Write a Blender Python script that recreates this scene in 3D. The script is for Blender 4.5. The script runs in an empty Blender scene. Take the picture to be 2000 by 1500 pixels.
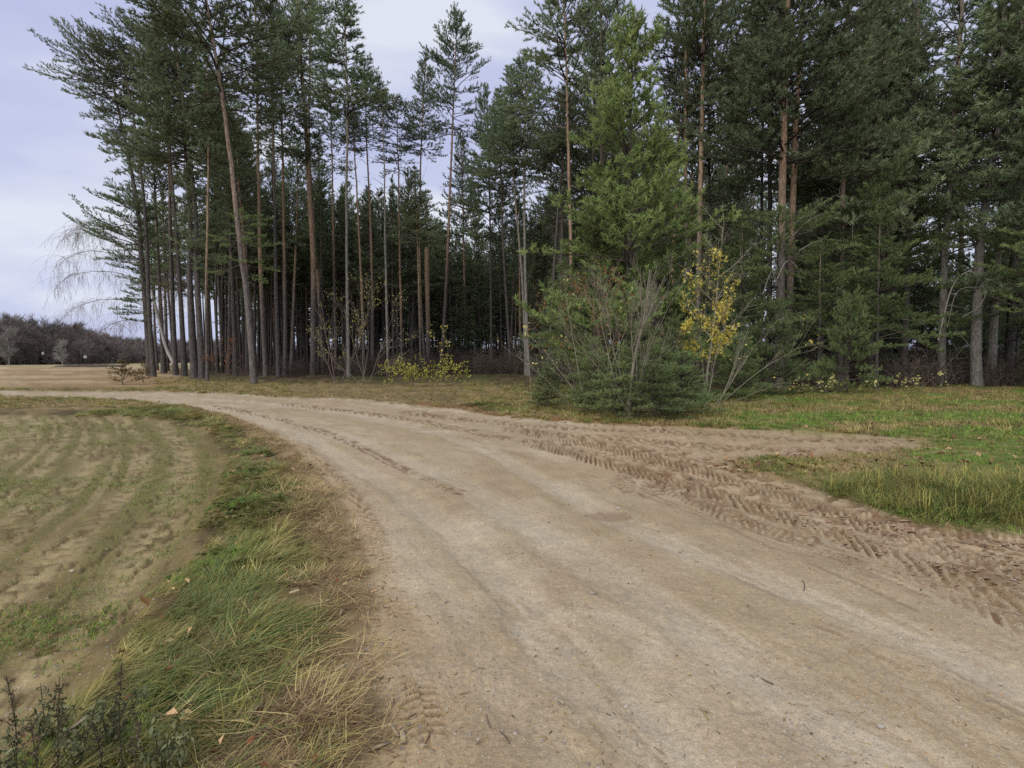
import bpy, math, random
import numpy as np
from mathutils import Vector, Matrix, Quaternion

# ------------------------------------------------------------------ camera, world, light
SC = bpy.context.scene
CAM_H = 1.4
PITCH = math.atan(48 / 1000)
cam_d = bpy.data.cameras.new('camera')
cam_d.lens = 18; cam_d.sensor_width = 36; cam_d.clip_start = 0.05; cam_d.clip_end = 3000
cam = bpy.data.objects.new('camera', cam_d)
cam.location = (0, 0, CAM_H); cam.rotation_euler = (math.pi / 2 - PITCH, 0, 0)
SC.collection.objects.link(cam); SC.camera = cam

SUN_EL, SUN_AZ = math.radians(46), math.radians(215)
world = bpy.data.worlds.new('World'); SC.world = world; world.use_nodes = True
nt = world.node_tree; nt.nodes.clear()
def N(t, tree=None, **kw):
    n = (tree or nt).nodes.new(t)
    for k, v in kw.items(): setattr(n, k, v)
    return n
wo = N('ShaderNodeOutputWorld'); bg = N('ShaderNodeBackground'); bg.inputs[1].default_value = 0.1
sky = N('ShaderNodeTexSky', sky_type='NISHITA', sun_disc=False, sun_elevation=SUN_EL, sun_rotation=SUN_AZ)
tc = N('ShaderNodeTexCoord'); mp = N('ShaderNodeMapping'); mp.inputs['Scale'].default_value = (1.0, 1.0, 3.2)
n1 = N('ShaderNodeTexNoise'); n1.inputs['Scale'].default_value = 1.7; n1.inputs['Detail'].default_value = 6; n1.inputs['Roughness'].default_value = 0.48
n1.inputs['Distortion'].default_value = 0.35
r1 = N('ShaderNodeValToRGB')
r1.color_ramp.elements[0].position = 0.38; r1.color_ramp.elements[0].color = (0.52, 0.56, 0.82, 1)
r1.color_ramp.elements[1].position = 0.60; r1.color_ramp.elements[1].color = (0.80, 0.84, 0.94, 1)
e = r1.color_ramp.elements.new(0.5); e.color = (0.61, 0.65, 0.87, 1)
sc = N('ShaderNodeVectorMath', operation='SCALE'); sc.inputs['Scale'].default_value = 9.4
mx = N('ShaderNodeMix', data_type='RGBA'); mx.inputs['Factor'].default_value = 0.9
L = nt.links.new
L(tc.outputs['Generated'], mp.inputs['Vector']); L(mp.outputs[0], n1.inputs['Vector']); L(n1.outputs['Fac'], r1.inputs[0])
L(r1.outputs[0], sc.inputs[0]); L(sky.outputs[0], mx.inputs[6]); L(sc.outputs[0], mx.inputs[7])
L(mx.outputs[2], bg.inputs[0]); L(bg.outputs[0], wo.inputs[0])

sun_d = bpy.data.lights.new('sun', 'SUN'); sun_d.energy = 2.1; sun_d.angle = math.radians(50); sun_d.color = (1.0, 0.95, 0.88)
sun = bpy.data.objects.new('sun', sun_d); SC.collection.objects.link(sun)
sd = Vector((math.sin(SUN_AZ) * math.cos(SUN_EL), math.cos(SUN_AZ) * math.cos(SUN_EL), math.sin(SUN_EL)))
sun.rotation_euler = sd.to_track_quat('Z', 'Y').to_euler(); sun.location = (0, 0, 60)

SC.view_settings.view_transform = 'Standard'; SC.view_settings.look = 'None'
SC.view_settings.exposure = 0.1; SC.view_settings.gamma = 1
SC.view_settings.use_curve_mapping = False
SC.cycles.max_bounces = 4; SC.cycles.diffuse_bounces = 3; SC.cycles.glossy_bounces = 1
SC.cycles.transmission_bounces = 2; SC.cycles.transparent_max_bounces = 4
SC.cycles.use_denoising = False
SC.cycles.sample_clamp_indirect = 4

# ------------------------------------------------------------------ helpers
RNG = np.random.default_rng(7)
random.seed(5)
cP, sP = math.cos(PITCH), math.sin(PITCH)
def G(px, py):                         # point of the level ground seen at a place of the photograph
    a, b = (px - 1000) / 1000, (py - 750) / 1000
    t = CAM_H / (sP + b * cP)
    return np.array([a * t, (cP - b * sP) * t])
def AT(px, py, D):                     # point at distance D ahead
    a, b = (px - 1000) / 1000, (py - 750) / 1000
    t = D / (cP - b * sP)
    return np.array([a * t, D, CAM_H + t * (-sP - b * cP)])

def _hash(ix, iy, seed):
    h = (ix.astype(np.int64) * 374761393 + iy.astype(np.int64) * 668265263 + seed * 974634777) & 0xffffffff
    h = ((h ^ (h >> 13)) * 1274126177) & 0xffffffff
    h = h ^ (h >> 16)
    return (h & 0xffffff) / float(0xffffff)
def vnoise(x, y, seed=0):
    ix, iy = np.floor(x), np.floor(y); fx, fy = x - ix, y - iy
    ux, uy = fx * fx * (3 - 2 * fx), fy * fy * (3 - 2 * fy)
    a, b = _hash(ix, iy, seed), _hash(ix + 1, iy, seed); c, d = _hash(ix, iy + 1, seed), _hash(ix + 1, iy + 1, seed)
    return (a + (b - a) * ux) * (1 - uy) + (c + (d - c) * ux) * uy
def fbm(x, y, f=1.0, o=4, seed=0, g=0.5):
    s, a, t = 0, 1, 0
    for i in range(o):
        s = s + a * vnoise(x * f + 13.1 * i, y * f - 7.7 * i, seed + i); t += a; a *= g; f *= 2.03
    return s / t
def sstep(e0, e1, x):
    t = np.clip((x - e0) / (e1 - e0), 0, 1); return t * t * (3 - 2 * t)
def smooth_line(pts, n=6):
    P = np.array(pts, float); P = np.vstack([2 * P[0] - P[1], P, 2 * P[-1] - P[-2]]); out = []
    for i in range(1, len(P) - 2):
        for k in range(n):
            t = k / n
            out.append(0.5 * ((2 * P[i]) + (-P[i - 1] + P[i + 1]) * t + (2 * P[i - 1] - 5 * P[i] + 4 * P[i + 1] - P[i + 2]) * t * t + (-P[i - 1] + 3 * P[i] - 3 * P[i + 1] + P[i + 2]) * t ** 3))
    out.append(P[-2]); return np.array(out)
def line_dist(x, y, line, maxd=None):
    """distance, side and arc length of the nearest point of a polyline"""
    best = np.full(x.shape, 1e9); arc = np.zeros(x.shape); side = np.zeros(x.shape); s0 = 0
    sel = slice(None)
    if maxd is not None:
        lo, hi = line.min(0) - maxd, line.max(0) + maxd
        sel = np.nonzero((x > lo[0]) & (x < hi[0]) & (y > lo[1]) & (y < hi[1]))[0]
    xs, ys = x[sel], y[sel]; b_, a_, s_ = best[sel], arc[sel], side[sel]
    for i in range(len(line) - 1):
        p, q = line[i], line[i + 1]; d = q - p; Ls = math.hypot(*d)
        if Ls < 1e-6: continue
        rx, ry = xs - p[0], ys - p[1]; t = np.clip((rx * d[0] + ry * d[1]) / (Ls * Ls), 0, 1)
        dx, dy = rx - t * d[0], ry - t * d[1]; dd = np.hypot(dx, dy); m = dd < b_
        b_ = np.where(m, dd, b_); a_ = np.where(m, s0 + t * Ls, a_); s_ = np.where(m, np.sign(d[0] * ry - d[1] * rx), s_); s0 += Ls
    best[sel], arc[sel], side[sel] = b_, a_, s_
    return best, side, arc
def poly_sdf(x, y, poly):
    """signed distance, positive inside"""
    best = np.full(x.shape, 1e18); ins = np.zeros(x.shape, bool); n = len(poly)
    for i in range(n):
        p, q = poly[i], poly[(i + 1) % n]; d = q - p; l2 = d @ d
        if l2 < 1e-9: continue
        rx, ry = x - p[0], y - p[1]; t = np.clip((rx * d[0] + ry * d[1]) / l2, 0, 1)
        best = np.minimum(best, (rx - t * d[0]) ** 2 + (ry - t * d[1]) ** 2)
        c = (p[1] > y) != (q[1] > y)
        with np.errstate(divide='ignore', invalid='ignore'):
            xi = d[0] * (y - p[1]) / (d[1] if abs(d[1]) > 1e-9 else 1e-9) + p[0]
        ins ^= c & (x < xi)
    return np.where(ins, 1, -1) * np.sqrt(best)

def mk_mesh(name, V, faces, mats, attrs=None, mat_idx=None, smooth=False):
    """faces: list of (n,3) / (n,4) int arrays; mat_idx: matching list of ints or arrays"""
    me = bpy.data.meshes.new(name)
    V = np.asarray(V, np.float32); fl = [np.asarray(f, np.int32) for f in faces if len(f)]
    me.vertices.add(len(V)); me.vertices.foreach_set('co', V.ravel())
    loops = np.concatenate([f.ravel() for f in fl]); tot = np.concatenate([np.full(len(f), f.shape[1], np.int32) for f in fl])
    me.loops.add(len(loops)); me.loops.foreach_set('vertex_index', loops)
    me.polygons.add(len(tot)); st = np.concatenate([[0], np.cumsum(tot)[:-1]]).astype(np.int32)
    me.polygons.foreach_set('loop_start', st); me.polygons.foreach_set('loop_total', tot)
    if mat_idx is not None:
        mi = np.concatenate([np.full(len(f), m, np.int32) if np.isscalar(m) else m for f, m in zip([f for f in faces if len(f)], [m for f, m in zip(faces, mat_idx) if len(f)])])
        me.polygons.foreach_set('material_index', mi)
    if smooth: me.polygons.foreach_set('use_smooth', np.ones(len(tot), bool))
    for k, v in (attrs or {}).items():
        v = np.asarray(v, np.float32)
        if v.ndim == 2:
            a = me.attributes.new(k, 'FLOAT_COLOR', 'POINT'); a.data.foreach_set('color', np.hstack([v, np.ones((len(v), 1), np.float32)]).ravel())
        else:
            a = me.attributes.new(k, 'FLOAT', 'POINT'); a.data.foreach_set('value', v)
    for m in mats: me.materials.append(m)
    me.update(); me.validate()
    return me
def link(o): SC.collection.objects.link(o); return o
def tag(o, label=None, cat=None, group=None, kind=None):
    if label: o['label'] = label
    if cat: o['category'] = cat
    if group: o['group'] = group
    if kind: o['kind'] = kind
    return o
def mobj(name, me, parent=None, loc=(0, 0, 0)):
    o = bpy.data.objects.new(name, me); link(o); o.location = loc
    if parent: o.parent = parent
    return o
def empty(name, loc):
    o = bpy.data.objects.new(name, None); o.location = loc; o.empty_display_size = 0.2; return link(o)

class Geo:
    """collects tubes, needles, blades, leaves; attribute v in 0..1 varies the tone"""
    def __init__(s): s.V, s.F3, s.F4, s.A, s.n = [], [], [], [], 0; s.M3, s.M4 = [], []
    def add(s, V, F3=None, F4=None, v=0.5, m=0):
        V = np.asarray(V); s.V.append(V); s.A.append(np.full(len(V), v) if np.isscalar(v) else np.asarray(v))
        if F3 is not None and len(F3): s.F3.append(np.asarray(F3) + s.n); s.M3.append(np.full(len(F3), m, np.int32))
        if F4 is not None and len(F4): s.F4.append(np.asarray(F4) + s.n); s.M4.append(np.full(len(F4), m, np.int32))
        s.n += len(V)
    def tube(s, P, R, sides=3, v=0.5, m=0, attr=None):
        P = np.asarray(P, float); R = np.asarray(R, float) * np.ones(len(P)); n = len(P)
        T = np.gradient(P, axis=0); T /= np.linalg.norm(T, axis=1)[:, None] + 1e-9
        ref = np.array([1.0, 0, 0]) if abs(T[0, 0]) < 0.8 else np.array([0, 1.0, 0])
        A = np.cross(T, ref); A /= np.linalg.norm(A, axis=1)[:, None] + 1e-9; B = np.cross(T, A)
        th = np.arange(sides) * 2 * math.pi / sides
        V = P[:, None, :] + R[:, None, None] * (np.cos(th)[None, :, None] * A[:, None, :] + np.sin(th)[None, :, None] * B[:, None, :])
        i = np.arange(n - 1)[:, None] * sides; k = np.arange(sides)[None, :]; k2 = (k + 1) % sides
        F = np.stack([i + k, i + k2, i + sides + k2, i + sides + k], -1).reshape(-1, 4)
        s.add(V.reshape(-1, 3), None, F, v if attr is None else np.repeat(attr, sides), m)
    def needles(s, P, D, K, ln, w, spread, rng, shoot=0.15, v0=None, m=0):
        P = np.repeat(np.asarray(P), K, 0); D = np.repeat(np.asarray(D), K, 0); n = len(P)
        vv = np.repeat(rng.uniform(0, 1, n // K), K) * 0.6 + rng.uniform(0, 0.4, n)
        if v0 is not None: vv = np.clip(np.repeat(np.asarray(v0), K) * .75 + .35 * (vv - .3), 0, 1)
        r = rng.normal(size=(n, 3)); r /= np.linalg.norm(r, axis=1)[:, None]
        d = D + r * spread; d /= np.linalg.norm(d, axis=1)[:, None]
        b = P + D * (rng.uniform(-0.2, 1, n) * shoot)[:, None]
        sd_ = np.cross(d, rng.normal(size=(n, 3))); sd_ /= np.linalg.norm(sd_, axis=1)[:, None] + 1e-9
        l = (ln * rng.uniform(0.7, 1.2, n))[:, None]
        V = np.stack([b - sd_ * w / 2, b + sd_ * w / 2, b + d * l], 1).reshape(-1, 3)
        s.add(V, np.arange(3 * n).reshape(-1, 3), None, np.repeat(vv, 3), m)
    def leaves(s, P, size, rng, m=0, droop=0.3, elong=1.9):
        n = len(P); d = rng.normal(size=(n, 3)); d[:, 2] -= droop; d /= np.linalg.norm(d, axis=1)[:, None]
        q = np.cross(d, rng.normal(size=(n, 3))); q /= np.linalg.norm(q, axis=1)[:, None]; nn = np.cross(d, q)
        l = (size * rng.uniform(0.6, 1.3, n))[:, None]; w = l / elong / 2
        V = np.stack([P, P + d * l * .45 + q * w + nn * l * .08, P + d * l, P + d * l * .45 - q * w + nn * l * .08], 1).reshape(-1, 3)
        i = np.arange(n) * 4
        s.add(V, np.concatenate([np.stack([i, i + 1, i + 2], 1), np.stack([i, i + 2, i + 3], 1)]), None, np.repeat(rng.uniform(0, 1, n), 4), m)
    def blades(s, n, rad, ln, w, lean, rng, azc=None, azs=3.2, m=0, curl=0.6, segs=3, flat=0.0):
        a0 = rng.uniform(0, 6.283, n); rr = rad * np.sqrt(rng.uniform(0, 1, n))
        b = np.stack([rr * np.cos(a0), rr * np.sin(a0), np.full(n, -0.01)], 1)
        az = rng.uniform(-azs, azs, n) + (azc or 0); l = ln * rng.uniform(0.5, 1.15, n)
        th = np.abs(lean + rng.normal(0, 0.25, n)); V = []; p = b.copy(); sidev = np.stack([-np.sin(az), np.cos(az), np.zeros(n)], 1)
        ww = w * rng.uniform(0.6, 1.3, n)
        for k in range(segs + 1):
            wk = ww * (1 - k / segs) ** 0.6 * 0.5
            if k < segs: V += [p - sidev * wk[:, None], p + sidev * wk[:, None]]
            else: V += [p]
            t = np.minimum(th + curl * (k + 1) / segs * (1 + 0.5 * rng.normal(size=n)), 1.75)
            p = p + np.stack([np.sin(t) * np.cos(az), np.sin(t) * np.sin(az), np.cos(t)], 1) * (l / segs)[:, None]
            p[:, 2] = np.maximum(p[:, 2], 0.003 + 0.01 * rng.uniform(0, 1, n))
        m_ = 2 * segs + 1; V = np.stack(V, 1).reshape(-1, 3); i = np.arange(n) * m_
        F4 = np.concatenate([np.stack([i + 2 * k, i + 2 * k + 1, i + 2 * k + 3, i + 2 * k + 2], 1) for k in range(segs - 1)])
        F3 = np.stack([i + 2 * segs - 2, i + 2 * segs - 1, i + 2 * segs], 1)
        s.add(V, F3, F4, np.repeat(rng.uniform(0, 1, n), m_), m)
    def mesh(s, name, mats, smooth=False):
        fs = []; ms = []
        if s.F3: fs.append(np.concatenate(s.F3)); ms.append(np.concatenate(s.M3))
        if s.F4: fs.append(np.concatenate(s.F4)); ms.append(np.concatenate(s.M4))
        return mk_mesh(name, np.concatenate(s.V), fs, mats, {'v': np.concatenate(s.A)}, ms, smooth)

# ------------------------------------------------------------------ materials
def mat_two(name, c0, c1, rough=0.8, trans=0.0, rnd=0.35, spec=0.2, noise=None):
    m = bpy.data.materials.new(name); m.use_nodes = True; t = m.node_tree; t.nodes.clear(); l = t.links.new
    at = N('ShaderNodeAttribute', t, attribute_name='v'); oi = N('ShaderNodeObjectInfo', t)
    mix = N('ShaderNodeMix', t, data_type='RGBA'); mix.inputs[6].default_value = (*c0, 1); mix.inputs[7].default_value = (*c1, 1)
    fac = at.outputs['Fac']
    if noise:
        tcn = N('ShaderNodeTexCoord', t); nz = N('ShaderNodeTexNoise', t); nz.inputs['Scale'].default_value = noise; nz.inputs['Detail'].default_value = 4
        l(tcn.outputs['Object'], nz.inputs['Vector']); av = N('ShaderNodeMath', t, operation='MULTIPLY_ADD'); av.inputs[1].default_value = 0.5
        l(at.outputs['Fac'], av.inputs[0]); ms = N('ShaderNodeMath', t, operation='MULTIPLY'); ms.inputs[1].default_value = 0.6; l(nz.outputs['Fac'], ms.inputs[0]); l(ms.outputs[0], av.inputs[2]); fac = av.outputs[0]
    l(fac, mix.inputs['Factor'])
    hsv = N('ShaderNodeHueSaturation', t)
    mr = N('ShaderNodeMapRange', t); mr.inputs['To Min'].default_value = 1 - rnd; mr.inputs['To Max'].default_value = 1 + rnd
    mh = N('ShaderNodeMapRange', t); mh.inputs['To Min'].default_value = 0.5 - 0.05 * rnd; mh.inputs['To Max'].default_value = 0.5 + 0.05 * rnd
    ml = N('ShaderNodeMath', t, operation='MULTIPLY'); ml.inputs[1].default_value = 7.31; fr = N('ShaderNodeMath', t, operation='FRACT')
    l(oi.outputs['Random'], mr.inputs['Value']); l(mr.outputs[0], hsv.inputs['Value']); l(oi.outputs['Random'], ml.inputs[0]); l(ml.outputs[0], fr.inputs[0]); l(fr.outputs[0], mh.inputs['Value']); l(mh.outputs[0], hsv.inputs['Hue'])
    l(mix.outputs[2], hsv.inputs['Color'])
    p = N('ShaderNodeBsdfPrincipled', t); p.inputs['Roughness'].default_value = rough; p.inputs['Specular IOR Level'].default_value = spec
    l(hsv.outputs[0], p.inputs['Base Color']); o = N('ShaderNodeOutputMaterial', t)
    if trans:
        tr = N('ShaderNodeBsdfTranslucent', t); l(hsv.outputs[0], tr.inputs[0]); ms = N('ShaderNodeMixShader', t); ms.inputs[0].default_value = trans
        l(p.outputs[0], ms.inputs[1]); l(tr.outputs[0], ms.inputs[2]); l(ms.outputs[0], o.inputs[0])
    else: l(p.outputs[0], o.inputs[0])
    return m
M = {}
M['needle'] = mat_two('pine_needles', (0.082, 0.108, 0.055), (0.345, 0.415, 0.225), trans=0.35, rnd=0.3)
M['needle_young'] = mat_two('young_pine_needles', (0.090, 0.135, 0.045), (0.370, 0.470, 0.170), trans=0.4, rnd=0.2)
M['needle_low'] = mat_two('low_pine_needles', (0.080, 0.115, 0.042), (0.360, 0.450, 0.185), trans=0.45, rnd=0.2)
M['needle_brown'] = mat_two('browned_needles', (0.12, 0.085, 0.035), (0.27, 0.20, 0.08), trans=0.1, rnd=0.2)
M['branch'] = mat_two('pine_branch_bark', (0.06, 0.05, 0.042), (0.15, 0.12, 0.10), rnd=0.2)
M['dead'] = mat_two('dead_branch_bark', (0.10, 0.085, 0.075), (0.26, 0.23, 0.20), rnd=0.25)
M['palebark'] = mat_two('pale_sapling_bark', (0.15, 0.135, 0.095), (0.37, 0.335, 0.24), rnd=0.15, noise=9)
M['twig'] = mat_two('shrub_twigs', (0.09, 0.065, 0.05), (0.24, 0.19, 0.15), rnd=0.25)
M['twig_red'] = mat_two('thicket_twigs', (0.045, 0.036, 0.030), (0.125, 0.095, 0.075), rnd=0.3)
M['yellow'] = mat_two('yellow_leaves', (0.58, 0.42, 0.05), (0.90, 0.80, 0.22), trans=0.35, rnd=0.15)
M['limeleaf'] = mat_two('lime_yellow_leaves', (0.38, 0.40, 0.05), (0.62, 0.60, 0.13), trans=0.35, rnd=0.15)
M['paleleaf'] = mat_two('pale_yellow_leaves', (0.45, 0.42, 0.12), (0.70, 0.64, 0.28), trans=0.3, rnd=0.15)
M['rustleaf'] = mat_two('rust_leaves', (0.16, 0.07, 0.03), (0.36, 0.17, 0.07), trans=0.2, rnd=0.25)
M['litter'] = mat_two('fallen_leaves', (0.16, 0.09, 0.04), (0.50, 0.36, 0.17), rnd=0.4)
M['grass_g'] = mat_two('green_grass', (0.075, 0.11, 0.03), (0.24, 0.29, 0.10), trans=0.25, rnd=0.3)
M['grass_b'] = mat_two('bright_grass', (0.13, 0.24, 0.03), (0.32, 0.50, 0.08), trans=0.25, rnd=0.2)
M['grass_o'] = mat_two('olive_grass', (0.19, 0.165, 0.04), (0.47, 0.41, 0.12), trans=0.25, rnd=0.3)
M['grass_s'] = mat_two('straw_grass', (0.34, 0.265, 0.10), (0.70, 0.58, 0.26), trans=0.2, rnd=0.25)
M['grass_d'] = mat_two('dead_brown_grass', (0.13, 0.08, 0.045), (0.42, 0.29, 0.16), trans=0.1, rnd=0.3)
M['weed'] = mat_two('dark_seed_weed', (0.035, 0.028, 0.018), (0.13, 0.10, 0.06), rnd=0.2)
M['chip'] = mat_two('wood_chips', (0.30, 0.225, 0.13), (0.55, 0.46, 0.30), rnd=0.2, noise=30)
M['stone'] = mat_two('stones', (0.20, 0.175, 0.14), (0.50, 0.45, 0.36), rnd=0.3, noise=40)
M['pebble'] = mat_two('pebbles', (0.17, 0.135, 0.10), (0.50, 0.44, 0.35), rnd=0.3)
M['soil'] = mat_two('dark_soil_clods', (0.05, 0.035, 0.025), (0.14, 0.10, 0.07), rnd=0.3)
M['crumb'] = mat_two('earth_crumbs', (0.16, 0.10, 0.055), (0.40, 0.29, 0.18), rnd=0.3)
M['weedleaf'] = mat_two('grey_green_weed_leaves', (0.11, 0.12, 0.05), (0.27, 0.28, 0.14), trans=.2, rnd=0.2)
M['far'] = mat_two('far_bare_twigs', (0.115, 0.098, 0.088), (0.24, 0.205, 0.175), rnd=0.4)
M['far_pale'] = mat_two('far_pale_tree', (0.22, 0.21, 0.18), (0.34, 0.32, 0.28), rnd=0.1)
M['white'] = mat_two('white_paint', (0.45, 0.45, 0.44), (0.55, 0.55, 0.54), rnd=0.05)
M['roofgrey'] = mat_two('grey_roof', (0.2, 0.19, 0.2), (0.3, 0.29, 0.3), rnd=0.05)

def bark_material(name, low, low2, up, up2, turn):
    m = bpy.data.materials.new(name); m.use_nodes = True; t = m.node_tree; t.nodes.clear(); l = t.links.new
    at = N('ShaderNodeAttribute', t, attribute_name='v'); oi = N('ShaderNodeObjectInfo', t); tcn = N('ShaderNodeTexCoord', t)
    mp_ = N('ShaderNodeMapping', t); mp_.inputs['Scale'].default_value = (9, 9, 2.2); l(tcn.outputs['Object'], mp_.inputs[0])
    nz = N('ShaderNodeTexNoise', t); nz.inputs['Scale'].default_value = 1.6; nz.inputs['Detail'].default_value = 6; nz.inputs['Roughness'].default_value = 0.65; l(mp_.outputs[0], nz.inputs['Vector'])
    n2 = N('ShaderNodeTexNoise', t); n2.inputs['Scale'].default_value = 0.45; n2.inputs['Detail'].default_value = 3; l(tcn.outputs['Object'], n2.inputs['Vector'])
    cr = N('ShaderNodeValToRGB', t); cr.color_ramp.elements[0].position = 0.35; cr.color_ramp.elements[1].position = 0.65; l(nz.outputs['Fac'], cr.inputs[0])
    a = N('ShaderNodeMix', t, data_type='RGBA'); a.inputs[6].default_value = (*low, 1); a.inputs[7].default_value = (*low2, 1); l(cr.outputs[0], a.inputs[0])
    b = N('ShaderNodeMix', t, data_type='RGBA'); b.inputs[6].default_value = (*up, 1); b.inputs[7].default_value = (*up2, 1); l(cr.outputs[0], b.inputs[0])
    # height turn, shifted per tree and by patches
    s1 = N('ShaderNodeMath', t, operation='MULTIPLY_ADD'); s1.inputs[1].default_value = 0.35; l(n2.outputs['Fac'], s1.inputs[0]); l(at.outputs['Fac'], s1.inputs[2])
    s2 = N('ShaderNodeMath', t, operation='MULTIPLY_ADD'); s2.inputs[1].default_value = 0.3; l(oi.outputs['Random'], s2.inputs[0]); l(s1.outputs[0], s2.inputs[2])
    mr = N('ShaderNodeMapRange', t); mr.inputs['From Min'].default_value = turn + 0.22; mr.inputs['From Max'].default_value = turn + 0.42; l(s2.outputs[0], mr.inputs[0])
    c = N('ShaderNodeMix', t, data_type='RGBA'); l(mr.outputs[0], c.inputs[0]); l(a.outputs[2], c.inputs[6]); l(b.outputs[2], c.inputs[7])
    p = N('ShaderNodeBsdfPrincipled', t); p.inputs['Roughness'].default_value = 0.9; p.inputs['Specular IOR Level'].default_value = 0.15; l(c.outputs[2], p.inputs['Base Color'])
    bp = N('ShaderNodeBump', t); bp.inputs['Strength'].default_value = 0.8; bp.inputs['Distance'].default_value = 0.03; l(nz.outputs['Fac'], bp.inputs['Height']); l(bp.outputs[0], p.inputs['Normal'])
    o = N('ShaderNodeOutputMaterial', t); l(p.outputs[0], o.inputs[0]); return m
M['bark'] = bark_material('pine_bark', (0.075, 0.063, 0.055), (0.21, 0.18, 0.15), (0.20, 0.125, 0.072), (0.49, 0.345, 0.235), 0.33)
M['bark_grey'] = bark_material('grey_pine_bark', (0.050, 0.044, 0.040), (0.155, 0.138, 0.122), (0.11, 0.085, 0.063), (0.26, 0.205, 0.15), 0.62)
M['bark_mid'] = bark_material('tan_pine_bark', (0.085, 0.075, 0.066), (0.24, 0.21, 0.18), (0.17, 0.12, 0.085), (0.40, 0.30, 0.22), 0.30)
M['bark_pale'] = bark_material('pale_pine_bark', (0.13, 0.12, 0.10), (0.34, 0.315, 0.27), (0.2, 0.16, 0.12), (0.36, 0.30, 0.23), 0.6)
M['birch'] = mat_two('birch_bark', (0.06, 0.055, 0.05), (0.62, 0.60, 0.56), rnd=0.05, noise=5)

# ------------------------------------------------------------------ ground layout
EDGE_L = smooth_line([(-0.9, -14), (-0.7, -4), (-0.55, 0.3)] + [tuple(G(*p)) for p in
    [(715, 1500), (702, 1300), (712, 1150), (680, 1030), (620, 930), (560, 872), (480, 828), (400, 802), (300, 787), (150, 779), (0, 775)]] + [(-32, 20.5), (-60, 21), (-140, 14)], 5)
EDGE_F = smooth_line([tuple(G(*p)) for p in [(1310, 836), (1150, 829), (1050, 821), (950, 810), (850, 796), (700, 783), (550, 775), (400, 768), (250, 765), (0, 764)]] + [(-34, 24.5), (-60, 25), (-140, 18)], 4)
EDGE_R = smooth_line([tuple(G(*p)) for p in [(1395, 905), (1500, 936), (1600, 965), (1700, 1003), (1850, 1042), (2000, 1058)]] + [(7.5, 2.4), (12, -2), (18, -14)], 4)
P_ROAD = np.vstack([EDGE_L, EDGE_F[::-1], EDGE_R])
P_BRANCH = smooth_line([tuple(G(*p)) for p in [(1290, 833), (1400, 838), (1500, 842), (1650, 849), (1780, 858), (1780, 873), (1700, 884), (1560, 891), (1450, 898), (1380, 908), (1300, 900)]], 4)
P_FIELD = np.vstack([smooth_line([(-0.95, -14), (-1.3, -2), (-1.45, 0.8)] + [tuple(G(*p)) for p in
    [(30, 1500), (185, 1350), (300, 1175), (390, 1040), (435, 940), (435, 880), (385, 842), (300, 822), (150, 814), (0, 811)]] + [(-30, 13.8), (-60, 14), (-140, 7)], 5), [[-300, 0], [-300, -14]]])
FOREST = np.array([G(*p) for p in [(225, 741), (500, 748), (640, 748), (745, 752), (910, 748), (1040, 765), (1150, 800), (1350, 800), (1430, 785), (1530, 765), (1700, 762), (2000, 757)]] + [(80, 22), (300, 20), (300, 600), (-500, 600)])
# wheel tracks along the road: (pixels of the photograph on the ground, half width, lightness, rut)
def GL(pts, n=5): return smooth_line([tuple(G(*p)) for p in pts], n)
BANDS = [
    (np.vstack([GL([(1330, 1500), (1200, 1375), (1100, 1275), (1000, 1160), (920, 1070), (850, 1015), (765, 950), (680, 905), (600, 858), (500, 822), (380, 793), (200, 775), (0, 770)])]), 0.16, 1.0, 0.020),
    (GL([(1760, 1500), (1560, 1375), (1380, 1245), (1240, 1155), (1120, 1080), (1000, 1010), (900, 945), (800, 905), (690, 862), (560, 825), (420, 796), (250, 777), (0, 771)]), 0.20, 0.8, 0.014),
    (GL([(2250, 1480), (2000, 1345), (1800, 1255), (1600, 1175), (1400, 1098), (1200, 1010), (1050, 935), (950, 880), (850, 845), (700, 812), (560, 793), (400, 779), (200, 769), (0, 767)]), 0.17, 1.0, 0.016),
    (GL([(1100, 1500), (1000, 1350), (900, 1200), (820, 1090), (740, 990), (660, 905), (590, 855)]), 0.10, 0.35, 0.006),
]
LINES = [  # thin scratched ridges
    GL([(2100, 1335), (1900, 1245), (1700, 1150), (1500, 1065), (1350, 1000), (1200, 948), (1050, 900), (900, 850)]),
    GL([(2100, 1290), (1850, 1180), (1650, 1100), (1450, 1030), (1300, 975), (1150, 925)]),
    GL([(2000, 1395), (1800, 1300), (1600, 1225)]),
]
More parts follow.
